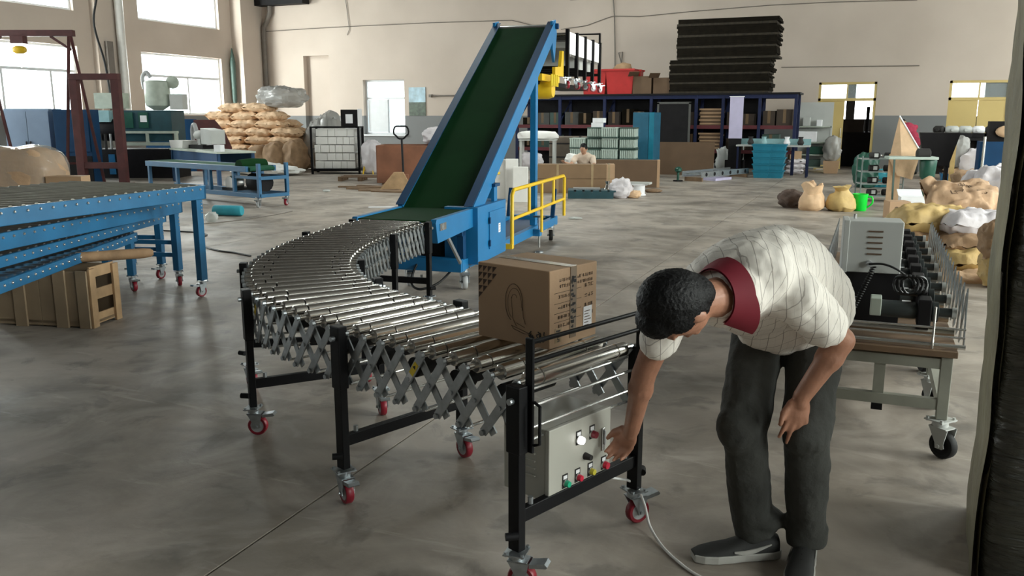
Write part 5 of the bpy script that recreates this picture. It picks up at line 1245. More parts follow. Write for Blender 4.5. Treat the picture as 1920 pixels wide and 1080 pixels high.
MB().bb(-.18, .18, -.02, .02, 1.0, 2.12).build('board', 'lilac', lp); MB().bb(-.2, .2, -.03, .03, 2.12, 2.14).build('top_edge', 'paper_white', lp); MB().bb(-.17, .17, -.02, .02, 0, 1.0).build('lower_board', 'dark_body', lp)
bbp = gp(1280, 328); bb_ = thing('brown_board', 'large plain brown board leaning in front of the rack', 'board', (bbp.x, bbp.y, 0), R(6))
MB().bb(-.83, .83, -.03, .03, 0, .90).build('sheet', 'carton_dark', bb_); MB().bb(-.83, .83, .031, .06, 0, .86).build('sheet', 'carton_dark', bb_)
one(MB().bb(-.07, .07, -.05, .05, 0, .33), 'white_bottle_carton', 'paper_white', 'small white upright carton at the right edge of the brown board', 'carton', (gp(1334, 328).x, 24.1, 0))
# trolley frame + tv, foil
o = one(MB().ell((0, 0, .38), (.2, .12, .38), 14, 10, wob=.5), 'foil_bag', 'plastic_film', 'shiny grey plastic bag standing right of the brown board', 'bag', gp(1354, 326), smooth=60); fold(o, .06, 5)
hd_ = thing('hand_cart', 'black tubular hand cart beside the grey plastic bag', 'cart', gp(1378, 326), R(4))
for x in (-.2, .2): MB().cyl((x, 0, .08), (x, .05, .9), .018, 8).build('upright_tube', 'cab_grey', hd_, 40)
MB().cyl((-.2, .05, .9), (.2, .05, .9), .018, 8).build('top_tube', 'cab_grey', hd_, 40); MB().bb(-.22, .22, -.25, .05, .05, .08).build('deck', 'dark_body', hd_)
for z in (.3, .55): MB().bb(-.2, .2, .0, .03, z - .1, z + .06).build('back_panel', 'dark_body', hd_)
o = one(MB().bb(-.25, .25, -.2, .2, 0, .32), 'dark_case', 'dark_body', 'black case resting on the hand cart', 'case', Vector((gp(1378, 326).x, gp(1378, 326).y - .12, .081)))
# work table with teal bins
wt = thing('side_table', 'steel topped work table under the rack right end', 'table', (py(1450, 270, 24.3).x, 24.3, 0))
MB().bb(-.95, .95, -.25, .25, .80, .84).build('table_top', 'cab_grey', wt); MB().bb(-.95, .95, .2, .24, .84, 1.0).build('backsplash', 'pale_teal', wt)
for x in (-.9, .9):
    for y in (-.2, .2): MB().bb(x - .025, x + .025, y - .025, y + .025, 0, .8).build('leg', 'rack_blue', wt)
for k, x in enumerate((-.6, -.25, .35, .7)):
    o = one(MB().lathe([(.06, 0), (.09, .06), (.05, .16), (.07, .22)], n=10), 'bench_tool', ('ink', 'pale_teal', 'paper_white', 'ink')[k], ('black motor part at the left of the steel table', 'pale teal fitting on the steel table', 'white part on the steel table above the teal bins', 'black part at the right end of the steel table')[k], 'part', WM[wt.name] @ Vector((x, 0, .84)), smooth=40)
for i, px in enumerate((1436, 1462)):
    tb_ = thing('teal_bin', 'stack of nested teal plastic crates, %s of the two' % ('left' if i == 0 else 'right'), 'crates', (gp(px, 328).x, 23.7 + i * .02, 0))
    for k in range(5):
        w = .25 - .01 * (4 - k); MB().prism([(-w * .82, .0), (w * .82, 0), (w, .20), (-w, .20)], -.22, .22, 'XZ').build('crate', 'teal_bin', tb_) ; tb_.children[k].location.z = k * .17
        MB().bb(-w - .015, w + .015, -.24, .24, .165 + k * .17, .195 + k * .17).build('crate_rim', 'teal_bin', tb_)
# metal lattice panel on the floor
g0, g1 = gp(1315, 341), gp(1402, 332); dd_ = (g1 - g0); lt_ = thing('lattice_panel', 'galvanised lattice panel lying on the floor with a blue cloth under it', 'panel', g0, math.atan2(dd_.y, dd_.x))
Ln_ = dd_.length
for y in (0, .55): MB().bb(0, Ln_, y - .02, y + .02, .10, .24).build('side_channel', 'galv', lt_)
for k in range(9): x = Ln_ * k / 8; MB().bb(x - .02, x + .02, .02, .53, .17, .2).build('slat', 'galv', lt_)
for k in range(6): MB().cyl((Ln_ * (k + .5) / 6, -.025, .17), (Ln_ * (k + .5) / 6, -.02, .17), .05, 10).build('hole_ring', 'dark_body', lt_)
for x in (.05, Ln_ - .05): MB().bb(x - .03, x + .03, .0, .5, 0, .1).build('foot_block', 'plank', lt_)
one(MB().bb(-.4, .4, -.2, .2, 0, .06), 'blue_cloth', 'lilac', 'folded purple blue cloth under the lattice panel', 'cloth', g0 + dd_ * .28 + Vector((0, .25, 0)), math.atan2(dd_.y, dd_.x))
dv = thing('green_drill', 'small green stand drill alone on the floor', 'drill', gp(1271, 340))
MB().cyl((0, 0, 0), (0, 0, .03), .12, 14).build('base', 'dark_body', dv); MB().cyl((0, 0, .03), (0, 0, .25), .03, 10).build('column', 'machine_green', dv); MB().lathe([(.05, 0), (.09, .04), (.09, .1), (.04, .14)], (0, 0, .22), n=12).build('head', 'machine_green', dv, 40)
# --- long cartons stacked in front of the crouching worker
c0 = gp(1008, 362); 
for lv in range(2):
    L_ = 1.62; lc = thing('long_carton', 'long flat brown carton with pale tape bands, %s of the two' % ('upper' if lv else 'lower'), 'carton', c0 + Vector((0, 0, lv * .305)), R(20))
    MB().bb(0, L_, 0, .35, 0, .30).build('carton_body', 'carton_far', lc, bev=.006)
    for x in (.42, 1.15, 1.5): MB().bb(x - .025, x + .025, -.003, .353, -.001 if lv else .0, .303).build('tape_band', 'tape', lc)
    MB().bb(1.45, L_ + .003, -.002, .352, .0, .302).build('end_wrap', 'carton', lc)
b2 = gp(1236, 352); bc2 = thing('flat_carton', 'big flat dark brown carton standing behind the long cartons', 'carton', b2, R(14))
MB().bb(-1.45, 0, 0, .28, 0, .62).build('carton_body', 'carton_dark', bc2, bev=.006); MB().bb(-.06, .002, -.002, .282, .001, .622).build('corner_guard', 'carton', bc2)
bp_ = thing('blue_pallet', 'dark blue plastic pallet in front of the long cartons', 'pallet', gp(1100, 372) + Vector((0, .25, 0)), R(18))
for y in (-.25, 0, .25): MB().bb(-.45, .45, y - .05, y + .05, 0, .13).build('bearer', 'machine_teal', bp_)
for k in range(6): MB().bb(-.45 + k * .165, -.45 + k * .165 + .12, -.3, .3, .13, .16).build('deck_slat', 'machine_teal', bp_)
one(MB().bb(-.27, .27, -.14, .14, 0, .03), 'metal_tray', 'galv', 'flat galvanised tray lying on the blue pallet', 'tray', WM[bp_.name] @ Vector((-.08, 0, .161)), R(18))
o = one(MB().lathe([(.07, 0), (.06, .03), (.03, .1), (.06, .16)], n=12), 'metal_fitting', 'chrome', 'shiny round metal fitting on the blue pallet corner', 'fitting', WM[bp_.name] @ Vector((.34, .1, .161)), smooth=40)
heap('paper_bag', 'sack_white', 'crumpled pale paper bag right of the blue pallet', 'bag', gp(1163, 371), (.20, .14, .19), .06, 8)
heap('paper_bag', 'sack_tan', 'small crumpled pinkish paper between the pale bag and stool', 'bag', gp(1188, 371), (.13, .1, .07), .04, 8)
sl = thing('cable_spool', 'white plastic cable spool with stacked sheets on it', 'spool', gp(1198, 366)); MB().lathe([(.14, 0), (.14, .02), (.12, .03), (.12, .2), (.17, .21), (.17, .23)], n=18).build('spool', 'paper_white', sl, 40); MB().bb(-.24, .24, -.12, .12, .231, .27).build('sheet_stack', 'cab_grey', sl)
heap('scrap_parts', 'plank', 'small scatter of dark parts right of the white spool', 'scrap', gp(1225, 361), (.17, .1, .04), .02, 9)
# foam boards by the incline, covered stand
for k, (px, yb, yt, w, rz_) in enumerate(((941, 375, 297, .26, 14), (960, 376, 296, .24, 10), (976, 379, 311, .28, 8))):
    g_ = gp(px, yb); one(MB().bb(-w / 2, w / 2, -.06, .06, 0, 1.6 * (yb - yt) / (yb - 218) * .985), 'foam_board', 'foam', ('white foam block standing behind the incline, leftmost of three', 'white foam block in the middle of three', 'shorter white foam block, rightmost of three, right at the blue column')[k], 'foam block', g_, R(rz_ + 10), bev=.008)
cs = thing('covered_stand', 'metal stand draped with white foam sheet behind the incline', 'stand', (gp(992, 345).x, gp(992, 345).y + .6, 0), R(15))
for x in (-.4, .4):
    for y in (-.25, .25): MB().bb(x - .025, x + .025, y - .025, y + .025, 0, 1.02).build('leg', 'cab_grey', cs)
MB().bb(-.45, .45, -.3, .3, 1.02, 1.05).build('top', 'cab_grey', cs); MB().bb(-.42, .42, -.27, .27, .3, .33).build('shelf', 'cab_grey', cs)
o = MB().ell((0, 0, 1.14), (.5, .33, .11), 18, 8, sq=.6, wob=.2).build('foam_cover', 'foam', cs, 60)
heap('grey_bag', 'sack_white', 'grey bag on the lower shelf of the covered stand', 'bag', WM[cs.name] @ Vector((-.15, 0, .33)), (.25, .2, .2), .04, 5)
# wrapped cabinet bale with straps
wr_ = thing('strapped_bale', 'dull grey wrapped crate with dark straps behind the crouching worker', 'crate', (gp(1070, 345).x - .35, gp(1070, 345).y + 2.3, 0), R(14))
MB().bb(-.95, .75, -.4, .4, .1, 1.08).build('wrapped_load', 'bale_grey', wr_, bev=.03)
MB().bb(-.95, .75, -.4, .4, .0, .1).build('pallet', 'plank', wr_)
for x in (-.15, .25): MB().bb(x - .025, x + .025, -.405, .405, .1, 1.085).build('strap', 'ink', wr_)
for z in (.55, .9): MB().bb(-.955, .755, -.405, .405, z - .02, z + .02).build('strap', 'ink', wr_)
dp = thing('parts_cart', 'low dark cart with white rag left of the crouching worker', 'cart', (gp(1052, 352).x, gp(1052, 352).y + .5, 0), R(14))
MB().bb(-.4, .4, -.25, .25, .3, .42).build('deck', 'dark_body', dp)
for x in (-.35, .35): MB().lathe([(.1, -.03), (.1, .03)], (x, -.2, .1), 'Y', 12).build('wheel', 'rubber', dp, 40); MB().bb(x - .02, x + .02, -.22, -.18, .1, .3).build('fork', 'dark_body', dp)
heap('white_rag', 'foam', 'white rag heaped on the low dark cart', 'rag', WM[dp.name] @ Vector((.12, 0, .42)), (.17, .14, .16), .05, 6)
# green-white roller boxes stacked
gs = gp(1150, 345); rr_ = random.Random(6)
for i in range(4):
    for lv in range(4):
        if i == 0 and lv > 2: continue
        sb = thing('parts_tray', 'green white tray of ribbed parts, column %s, %s' % (('leftmost', 'second', 'third', 'rightmost')[i], ('bottom layer', 'second layer', 'third layer', 'top layer')[lv]), 'tray', (gs.x - 1.17 + i * .42, gs.y + .9 + rr_.uniform(-.05, .05) + (.12 if i % 2 else 0), .28 + lv * .265), R(5))
        MB().bb(-.2, .2, -.25, .25, 0, .03).build('tray_base', 'stack_dark', sb)
        for k in range(8): MB().bb(-.19 + k * .048, -.19 + k * .048 + .036, -.24, .24, .03, .225).build('part_rib', 'stack_green', sb)
        MB().bb(-.2, .2, -.25, .25, .225, .255).build('tray_lid', 'stack_dark' if i % 2 else 'stack_green', sb)
pt_ = thing('low_platform', 'low pallet carrying the green white trays', 'pallet', (gs.x - .55, gs.y + .9, 0), R(5)); MB().bb(-.9, .9, -.4, .4, .2, .278).build('deck', 'pale_green', pt_)
for x in (-.8, 0, .8): MB().bb(x - .06, x + .06, -.4, .4, 0, .2).build('bearer', 'stack_dark', pt_)
for k, dx in enumerate((-.02, .03)): one(MB().bb(-.14, .14, -.1, .1, 0, .11), 'white_parcel', 'paper_white', ('white parcel directly on the green white trays', 'upper white parcel on top of the other parcel')[k], 'parcel', (gs.x - .70 + dx, gs.y + .95, 1.332 + k * .113), R(10 - 14 * k))
# ================================================================== right background
sr = thing('parts_shelf', 'grey steel parts shelf with tall back board left of the open yellow door', 'shelf', (py(1525, 300, 26.6).x, 26.6, 0))
MB().bb(-.5, .45, .2, .23, .2, 2.0).build('back_board', 'cab_grey', sr)
for x in (-.48, .43):
    for y in (-.2, .18): MB().bb(x - .02, x + .02, y - .02, y + .02, 0, 1.35).build('post', 'cab_grey', sr)
for z in (.15, .5, .85, 1.3): MB().bb(-.5, .45, -.22, .2, z - .015, z + .015).build('shelf_plate', 'pale_green', sr)
for k, (x, z, w, h_, mt, l) in enumerate(((-.25, 1.32, .2, .25, 'cab_grey', 'grey switch unit on the top plate of the parts shelf'), (.1, 1.32, .15, .18, 'paper_white', 'white box on the top plate of the parts shelf'), (-.2, .87, .5, .3, 'paper_white', 'white meter box on the middle plate of the parts shelf'), (.1, .52, .5, .22, 'machine_green', 'olive green bundle on the lower plate of the parts shelf'), (-.1, .17, .6, .2, 'stack_dark', 'dark crate on the bottom plate of the parts shelf'))):
    one(MB().bb(-w / 2, w / 2, -.12, .12, 0, h_), 'shelf_item', mt, l, 'box', WM[sr.name] @ Vector((x, -.03, z)), bev=.01)
# small heaps by the shelf
p = gp(1488, 326); one(MB().bb(-.16, .16, -.15, .15, 0, .22), 'open_carton', 'carton', 'small open brown carton on the white sacks left of the parts shelf', 'carton', (p.x, p.y, .42), R(15))
for k in range(3): sack('sack_white', (p.x + .02 * k, p.y, .07 + k * .14), .2 * k, label='%s white paper sack under the small open carton' % ('bottom', 'middle', 'upper')[k], group='white sacks under the small carton', size=(.55, .4, .16))
heap('clear_bag', 'clear_bag', 'clear plastic bag of rags beside the open yellow door', 'bag', (gp(1556, 326).x, 26.3, .35), (.22, .18, .36), .06, 5)
one(MB().prism([(-.18, 0), (.18, 0), (.22, .35), (-.22, .35)], -.18, .18, 'XZ'), 'brown_bin', 'carton', 'open brown tub holding the clear bag of rags', 'tub', (gp(1556, 326).x, 26.3, 0))
# machine in the doorway
dm = thing('dark_machine', 'dark machine seen through the open yellow door', 'machine', (-.4, 30.5, 0))
MB().bb(-.9, .5, -.4, .4, 0, 1.1).build('body', 'dark_body', dm); MB().bb(-.6, .1, -.3, .3, 1.1, 1.5).build('head', 'dark_mat', dm); MB().cyl((.2, -.3, .0), (.2, -.3, 1.9), .05, 8).build('post', 'dark_body', dm)
# --- sacks and jug on the open floor
s1 = thing('open_sack', 'dark brown slumped sack, leftmost of the three on the floor', 'sack', gp(1484, 389)); o = MB().ell((0, 0, .14), (.23, .16, .16), 36, 22, wob=.3).build('sack_body', 'sack_dark', s1, 35); crumple(o, .03, 8)
s2 = thing('open_sack', 'tan paper sack with open crumpled top, middle of the three on the floor', 'sack', gp(1521, 394))
o = MB().lathe([(.02, 0), (.15, .0), (.20, .04), (.215, .12), (.20, .2), (.17, .26), (.14, .30), (.15, .36), (.17, .42), (.14, .44), (.11, .36), (.02, .3)], n=40, caps=False).build('sack_body', 'sack_tan', s2, 35); fold(o, .06, 5, 2); crumple(o, .035, 9)
o = MB().ell((-.02, 0, .42), (.09, .06, .09), 12, 8, wob=.5).build('sack_mouth', 'bag_brown', s2, 60); fold(o, .04, 8)
s3 = thing('open_sack', 'yellow paper sack tied at the top, beside the green jug', 'sack', gp(1575, 395)); o = MB().lathe([(.02, 0), (.18, .0), (.23, .05), (.24, .12), (.21, .2), (.16, .26), (.10, .31), (.09, .34), (.13, .39), (.05, .40), (.01, .37)], n=40, caps=False).build('sack_body', 'sack_ochre', s3, 35); fold(o, .055, 5, 5); crumple(o, .035, 9)
jg = thing('green_jug', 'bright green plastic jug with handle on the floor', 'jug', gp(1611, 395), R(-10))
MB().lathe([(.0, .0), (.10, .0), (.115, .02), (.125, .26), (.135, .29), (.115, .29), (.105, .03), (0, .03)], n=22, caps=False).build('jug_body', 'green_bucket', jg, 40)
MB().tube(smooth_path([Vector(p) for p in ((.12, 0, .24), (.19, 0, .24), (.2, 0, .14), (.12, 0, .06))], 5), .014, 8).build('jug_handle', 'green_bucket', jg, 60)
one(MB().prism([(-.16, 0), (.16, 0), (.16, .28), (-.16, .28)], -.14, .14, 'XZ'), 'small_carton', 'carton', 'small brown carton with a dark dot in front of the wire shelf', 'carton', gp(1680, 411) + Vector((0, .14, 0)), R(18), bev=.005)
MB().cyl((-.05, -.1445, .17), (-.05, -.1405, .17), .03, 14).build('round_sticker', 'ink_soft', bpy.data.objects['small_carton'])
cw = thing('open_white_box', 'open white lined box behind the small brown carton', 'box', gp(1708, 392), R(10)); MB().bb(-.2, .2, -.12, .12, 0, .22).build('box_body', 'paper_white', cw); MB().bar((0, .12, .22), (-.0, .3, .32), .4, .01).build('open_flap', 'paper_white', cw)
# --- wire shelf of motor parts
mat('wire_teal', (.17, .21, .20), .5)
ws = thing('wire_shelf', 'pale wire shelf holding black motor parts', 'shelf', (gp(1640, 385).x + .05, gp(1640, 385).y + 1.0, 0), R(14))
for x in (-.38, .38):
    for y in (-.2, .2): MB().cyl((x, y, 0), (x, y, .86), .014, 8).build('post', 'wire_teal', ws, 40)
for z in (.1, .33, .56, .80):
    for y in (-.2, .2): MB().bb(-.38, .38, y - .01, y + .01, z - .012, z + .012).build('shelf_rail', 'wire_teal', ws)
    MB().bb(-.38, .38, -.19, .19, z - .006, z + .002).build('shelf_plate', 'cab_grey', ws)
nmz = ('bottom', 'second', 'third', 'top')
for q, z in enumerate((.103, .333, .563, .803)):
    for k in range(2):
        mo = thing('motor_part', 'black motor part with steel shaft at the %s end, %s tier of the wire shelf' % (('left', 'right')[k], nmz[q]), 'motor', WM[ws.name] @ Vector((-.12 + k * .28, 0, z)), R(14 + 10 * k))
        MB().lathe([(.03, -.1), (.06, -.09), (.06, .08), (.03, .1)], (0, 0, .06), 'X', 12).build('motor_case', 'ink', mo, 40); MB().cyl((.1, 0, .06), (.15, 0, .06), .018, 8).build('shaft', 'zinc_rod', mo, 40); MB().bb(-.02, .05, -.07, -.055, .03, .1).build('terminal_box', 'cab_grey', mo)
heap('green_net_bag', 'machine_green', 'olive green net bag behind the wire shelf', 'bag', (gp(1622, 345).x, 21.2, 0), (.25, .2, .38), .08, 5)
heap('teal_rags', 'teal_cloth', 'teal rags heaped behind the wire shelf', 'rags', (gp(1645, 345).x, 21.6, 0), (.35, .25, .2), .06, 6)
# --- green pedestal machine with hanging paper cone
pg = gp(1733, 384); gm = thing('pedestal_cutter', 'dark green pedestal machine with pale green table arm', 'machine', pg, R(10))
MB().lathe([(.16, 0), (.14, .04), (.09, .08), (.08, .45), (.13, .52), (.15, .8), (.13, .86)], n=16).build('pedestal', 'machine_green', gm, 40)
MB().bb(-.72, .12, -.22, .2, .83, .88).build('work_table', 'stack_green', gm, bev=.01)
MB().lathe([(.06, -.12), (.1, -.1), (.1, .1), (.06, .12)], (-.12, -.1, .93), 'X', 14).build('motor_head', 'ink', gm, 40)
MB().bar((-.6, -.2, .1), (-.62, -.2, .83), .03, .03).build('table_leg', 'stack_dark', gm)
gy = gm.location.y
q0 = py(1688, 217, gy - .1); q1 = py(1664, 345, gy - .1); q2 = py(1729, 287, gy - .1); q3 = py(1712, 340, gy - .1); q4 = py(1668, 300, gy - .1)
pc = thing('paper_cone', 'tall triangular kraft paper sheet folded to a cone behind the green machine', 'paper', (q0.x, gy + .35, 0))
def rel(p, y=0): return Vector((p.x - q0.x, y, p.z))
m = MB(); A_, B_, C_ = rel(q0), rel(q4, -.02), rel(q2, -.02); mid_ = B_.lerp(C_, .38) + Vector((0, -.12, 0))
vs = [A_, B_, mid_, C_, rel(q3, -.02) , mid_ + Vector((-.05, .02, -.35))]; vs += [v + Vector((0, .02, 0)) for v in vs]
m.add(vs, [(0, 1, 2), (0, 2, 3), (1, 5, 2), (2, 5, 4, 3), (6, 8, 7), (6, 9, 8), (7, 8, 11), (8, 9, 10, 11), (0, 3, 9, 6), (0, 6, 7, 1), (3, 4, 10, 9), (1, 7, 11, 5), (5, 11, 10, 4)]).build('kraft_sheet', 'sack_tan', pc)
MB().cyl(A_ + Vector((0, -.01, 0)), C_ + Vector((0, -.01, 0)), .014, 6).build('edge_tape', 'paper_white', pc)
MB().bb(-.12, .1, .0, .03, 0, .9).build('support_post', 'sack_tan', pc)
hb = thing('black_hopper', 'big black plastic hopper behind the green machine', 'hopper', (py(1756, 300, 21).x, 21, 0)); MB().prism([(-.25, .55), (.22, .55), (.4, 1.25), (-.38, 1.25)], -.3, .3, 'XZ').build('hopper_shell', 'dark_body', hb)
for x in (-.22, .2): MB().bb(x - .03, x + .03, -.25, .25, 0, .55).build('leg', 'dark_body', hb)
# --- dark cluttered benches by door 2
db = thing('work_bench', 'black workbench with shelf by the right yellow doors', 'bench', (py(1825, 290, 25).x, 25.0, 0))
MB().bb(-1.0, 1.2, -.4, .4, 1.0, 1.06).build('bench_top', 'dark_body', db); MB().bb(-1.0, 1.2, -.4, .4, .45, .5).build('lower_shelf', 'dark_body', db)
for x in (-.95, .1, 1.15):
    for y in (-.35, .35): MB().bb(x - .04, x + .04, y - .04, y + .04, 0, 1.0).build('leg', 'dark_body', db)
MB().bb(-1.0, 1.2, .36, .4, .1, 1.0).build('back_panel', 'dark_mat', db)
rr_ = random.Random(9)
lab = ['black gearbox at the left end of the black bench', 'grey steel casting on the black bench, left', 'mottled grey engine block on the black bench', 'pale metal housing on the black bench, middle', 'black pulley set on the black bench', 'dark casting right of centre on the black bench', 'small grey flange at the right of the black bench']
for k in range(7):
    w = rr_.uniform(.2, .34); x = -.85 + k * .3
    g_ = thing('machine_part', lab[k], 'part', WM[db.name] @ Vector((x, rr_.uniform(-.1, .1), 1.06)), rr_.uniform(-.5, .5))
    mt = ('ink', 'cab_grey', 'cab_grey', 'paper_white', 'ink', 'dark_mat', 'cab_grey')[k]
    MB().bb(-w / 2, w / 2, -.12, .12, 0, .12).build('base', 'dark_body', g_, bev=.01); MB().lathe([(.06, -w / 2), (.1, -w / 3), (.1, w / 3), (.06, w / 2)], (0, 0, .2), 'X', 12).build('casting', mt, g_, 40); MB().cyl((0, 0, .2), (0, -.14, .2), .04, 8).build('flange', mt, g_, 40)
for k in range(5):
    g_ = thing('storage_crate', 'dark crate under the black bench, %s' % ('leftmost', 'second from the left', 'middle one', 'second from the right', 'rightmost')[k], 'crate', WM[db.name] @ Vector((-.75 + k * .43, 0, .5)))
    MB().bb(-.18, .18, -.25, .25, 0, .2 + .05 * (k % 3)).build('crate_body', ('dark_mat', 'cab_grey', 'ink', 'blue_dark', 'dark_mat')[k], g_); MB().bb(-.19, .19, -.26, -.24, .15, .18).build('crate_rim', 'ink', g_)
rp = thing('pale_post', 'pale timber post standing before the black bench', 'post', (py(1786, 300, 22.5).x, 22.5, 0)); MB().bb(-.05, .05, -.05, .05, 0, 1.15).build('post', 'sack_ochre', rp); MB().bb(-.15, .15, -.15, .15, 0, .04).build('foot', 'sack_ochre', rp)
bt = thing('blue_tub', 'blue plastic tub full of scraps before the black bench', 'tub', (gp(1790, 345).x, gp(1790, 345).y, 0)); MB().prism([(-.3, 0), (.3, 0), (.34, .25), (-.34, .25)], -.25, .25, 'XZ').build('tub_body', 'table_blue', bt); o = MB().ell((0, 0, .27), (.28, .2, .12), 14, 8, wob=.5).build('scraps', 'sack_tan', bt, 60)
heap('clear_bag', 'clear_bag', 'bulging clear plastic bag on the blue tub', 'bag', (bt.location.x + .02, bt.location.y, .40), (.2, .18, .36), .07, 5)
heap('grey_bag', 'sack_white', 'large grey plastic bag before the black bench', 'bag', (gp(1830, 345).x, gp(1830, 345).y - .3, 0), (.42, .26, .42), .1, 4)
heap('brown_rags', 'bag_brown', 'brown rags in front of the large grey bag', 'rags', (gp(1812, 352).x, gp(1812, 352).y - .2, 0), (.35, .25, .2), .07, 5)
bp2 = py(1868, 300, 20); ps2 = thing('dark_press', 'dark blue machine at the right edge beside the wrapped column', 'machine', (bp2.x, 20, 0)); MB().bb(-.35, .5, -.3, .3, 0, 1.1).build('body', 'blue_dark', ps2); MB().bb(-.2, .4, -.2, .2, 1.1, 1.5).build('head', 'dark_body', ps2); MB().cyl((-.28, -.35, .1), (-.28, -.35, 1.2), .03, 8).build('steel_pipe', 'zinc_rod', ps2, 40); MB().ell((.1, -.25, 1.3), (.2, .1, .12), 10, 8).build('lamp_shade', 'sack_tan', ps2, 60)
# --- heap of sacks behind the trolley
def hs(kind, px, py_, fw, size, rz, lbl, rx=0, ry=0, var=0, nm='sack', cat='sack'):
    p = at_fw(px, py_, fw); return sack(kind, p, rz, rx, ry, lbl, None, size, cat, var, nm)
L1 = [('sack_ochre', 1745, 415, 9.3, (.85, .62, .34), .35, 'ochre yellow shiny sack at the left of the sack heap'),
      ('sack_white', 1835, 420, 9.0, (.85, .6, .30), .3, 'silvery white woven sack on the sack heap'),
      ('sack_ochre', 1845, 395, 9.8, (.5, .5, .22), .8, 'loose ochre paper at the right top of the sack heap'),
      ('sack_brown', 1835, 458, 8.8, (.8, .6, .22), .25, 'brown sack under the silvery white sack'),
      ('sack_ochre', 1835, 490, 8.6, (.8, .6, .26), .3, 'ochre sack low in the heap beside the motor rack'),
      ('sack_tan', 1832, 530, 8.4, (.8, .6, .26), .2, 'tan sack at the bottom front of the heap'),
      ('sack_brown', 1745, 452, 9.2, (.85, .62, .24), .3, 'brown sack below the ochre yellow sack'),
      ('sack_brown', 1740, 485, 9.1, (.9, .65, .3), .3, 'dull brown sack deep behind the motor rack'),
      ('sack_tan', 1735, 522, 8.9, (.9, .65, .3), .2, 'bottom tan sack behind the motor rack')]
for i, (kd, px, yy, fw, sz, rz_, lbl) in enumerate(L1): hs(kd, px, yy, fw, sz, rz_, lbl, var=i % 4)
for i, (px, yy, r_) in enumerate(((1868, 450, 'upper'), (1868, 500, 'lower'))):
    p = at_fw(px, yy, 8.0); o = heap('paper_bundle', 'sack_ochre' if i else 'sack_brown', '%s crumpled paper bundle between the sacks and wrapped column' % r_, 'paper', (p.x, p.y, p.z - .18), (.14, .16, .18), .05, 7)
pb = at_fw(1802, 372, 9.6); kb = thing('kraft_bag', 'large empty crumpled kraft bag printed with dark letters on the sack heap', 'paper bag', (pb.x, pb.y, pb.z - .10), R(20))
o = MB(); o = pillow(.86, .55, .24, 5.5, .06, 26, 16).build('bag_body', 'bag_brown', kb, 60)
for v in o.data.vertices: v.co = Matrix.Rotation(R(38), 3, 'X') @ v.co + Vector((0, .0, .10))
def letters(parent, txt, size, mt, M, name='printed_word'):
    c = bpy.data.curves.new(name, 'FONT'); c.body = txt; c.size = size; c.align_x = 'CENTER'; c.extrude = 0
    to = bpy.data.objects.new(name, c); COL.objects.link(to); bpy.context.view_layer.update()
    me = bpy.data.meshes.new_from_object(to.evaluated_get(bpy.context.evaluated_depsgraph_get())); bpy.data.objects.remove(to)
    me.materials.clear(); me.materials.append(MATS[mt]); o2 = link(name, me, parent, M); sw = o2.modifiers.new('wrap', 'SHRINKWRAP'); sw.target = parent.children[0]; sw.offset = .004; return o2
nrm_ = Matrix.Rotation(R(38), 4, 'X')
letters(kb, 'opqo', .085, 'ink_soft', Matrix.Translation((.02, -.05, .25)) @ nrm_)
letters(kb, 'LSZ', .10, 'ink_soft', Matrix.Translation((-.10, -.15, .17)) @ nrm_)
letters(kb, 'MS', .09, 'ink_soft', Matrix.Translation((.16, -.15, .17)) @ nrm_)
pw = at_fw(1862, 345, 10.5); heap('white_bag', 'sack_white', 'white plastic carrier bags knotted on top of the sack heap', 'bag', (pw.x, pw.y, 0), (.24, .24, (pw.z + .22) / 1.9), .08, 5)
pw = at_fw(1835, 350, 10.6); heap('white_bag', 'sack_white', 'peaked white plastic bag left of the knotted carrier bags', 'bag', (pw.x - .05, pw.y + .1, 0), (.17, .2, (pw.z + .16) / 1.9), .06, 5)
# --- grey trolley with folded motor conveyor and control cabinet
mat('trolley_grey', (.30, .30, .25), .55, 0, .15)
tr = thing('steel_trolley', 'grey green steel trolley on dark casters behind the man', 'trolley', (.12, 5.12, 0))
x0, x1, y0, y1 = -.28, .28, -.80, 2.15
for x in (x0, x1):
    for y in (y0 + .03, .0, .76, y1 - .06): MB().bb(x - .025, x + .025, y - .025, y + .025, .19, .50).build('leg', 'trolley_grey', tr, bev=.003); caster(tr, (x, y, 0), random.uniform(.3, 1.1), 'worn', 1.3, False)
    for z in (.25, .47): MB().bb(x - .02, x + .02, y0 + .05, y1 - .08, z - .03, z + .03).build('side_bar', 'trolley_grey', tr)
for y in (y0 + .03, y1 - .06):
    for z in (.26, .46): MB().bb(x0 + .025, x1 - .025, y - .02, y + .02, z - .025, z + .025).build('end_bar', 'trolley_grey', tr)
MB().bb(-.03, .02, y0 + .02, y0 + .05, .285, .435).build('end_post', 'trolley_grey', tr); MB().bb(-.03, .02, y0 + .015, y0 + .055, .20, .235).build('end_hook', 'dark_body', tr)
MB().bb(x0 - .05, x1 + .04, y0 - .02, y1, .50, .53).build('deck', 'plank', tr, bev=.003)
mat('motor_grey', (.035, .042, .042), .35)
mc = thing('folded_motor_conveyor', 'folded drive roller conveyor turned over on the trolley, rows of black motors up', 'conveyor', (.13, 4.36, .531))
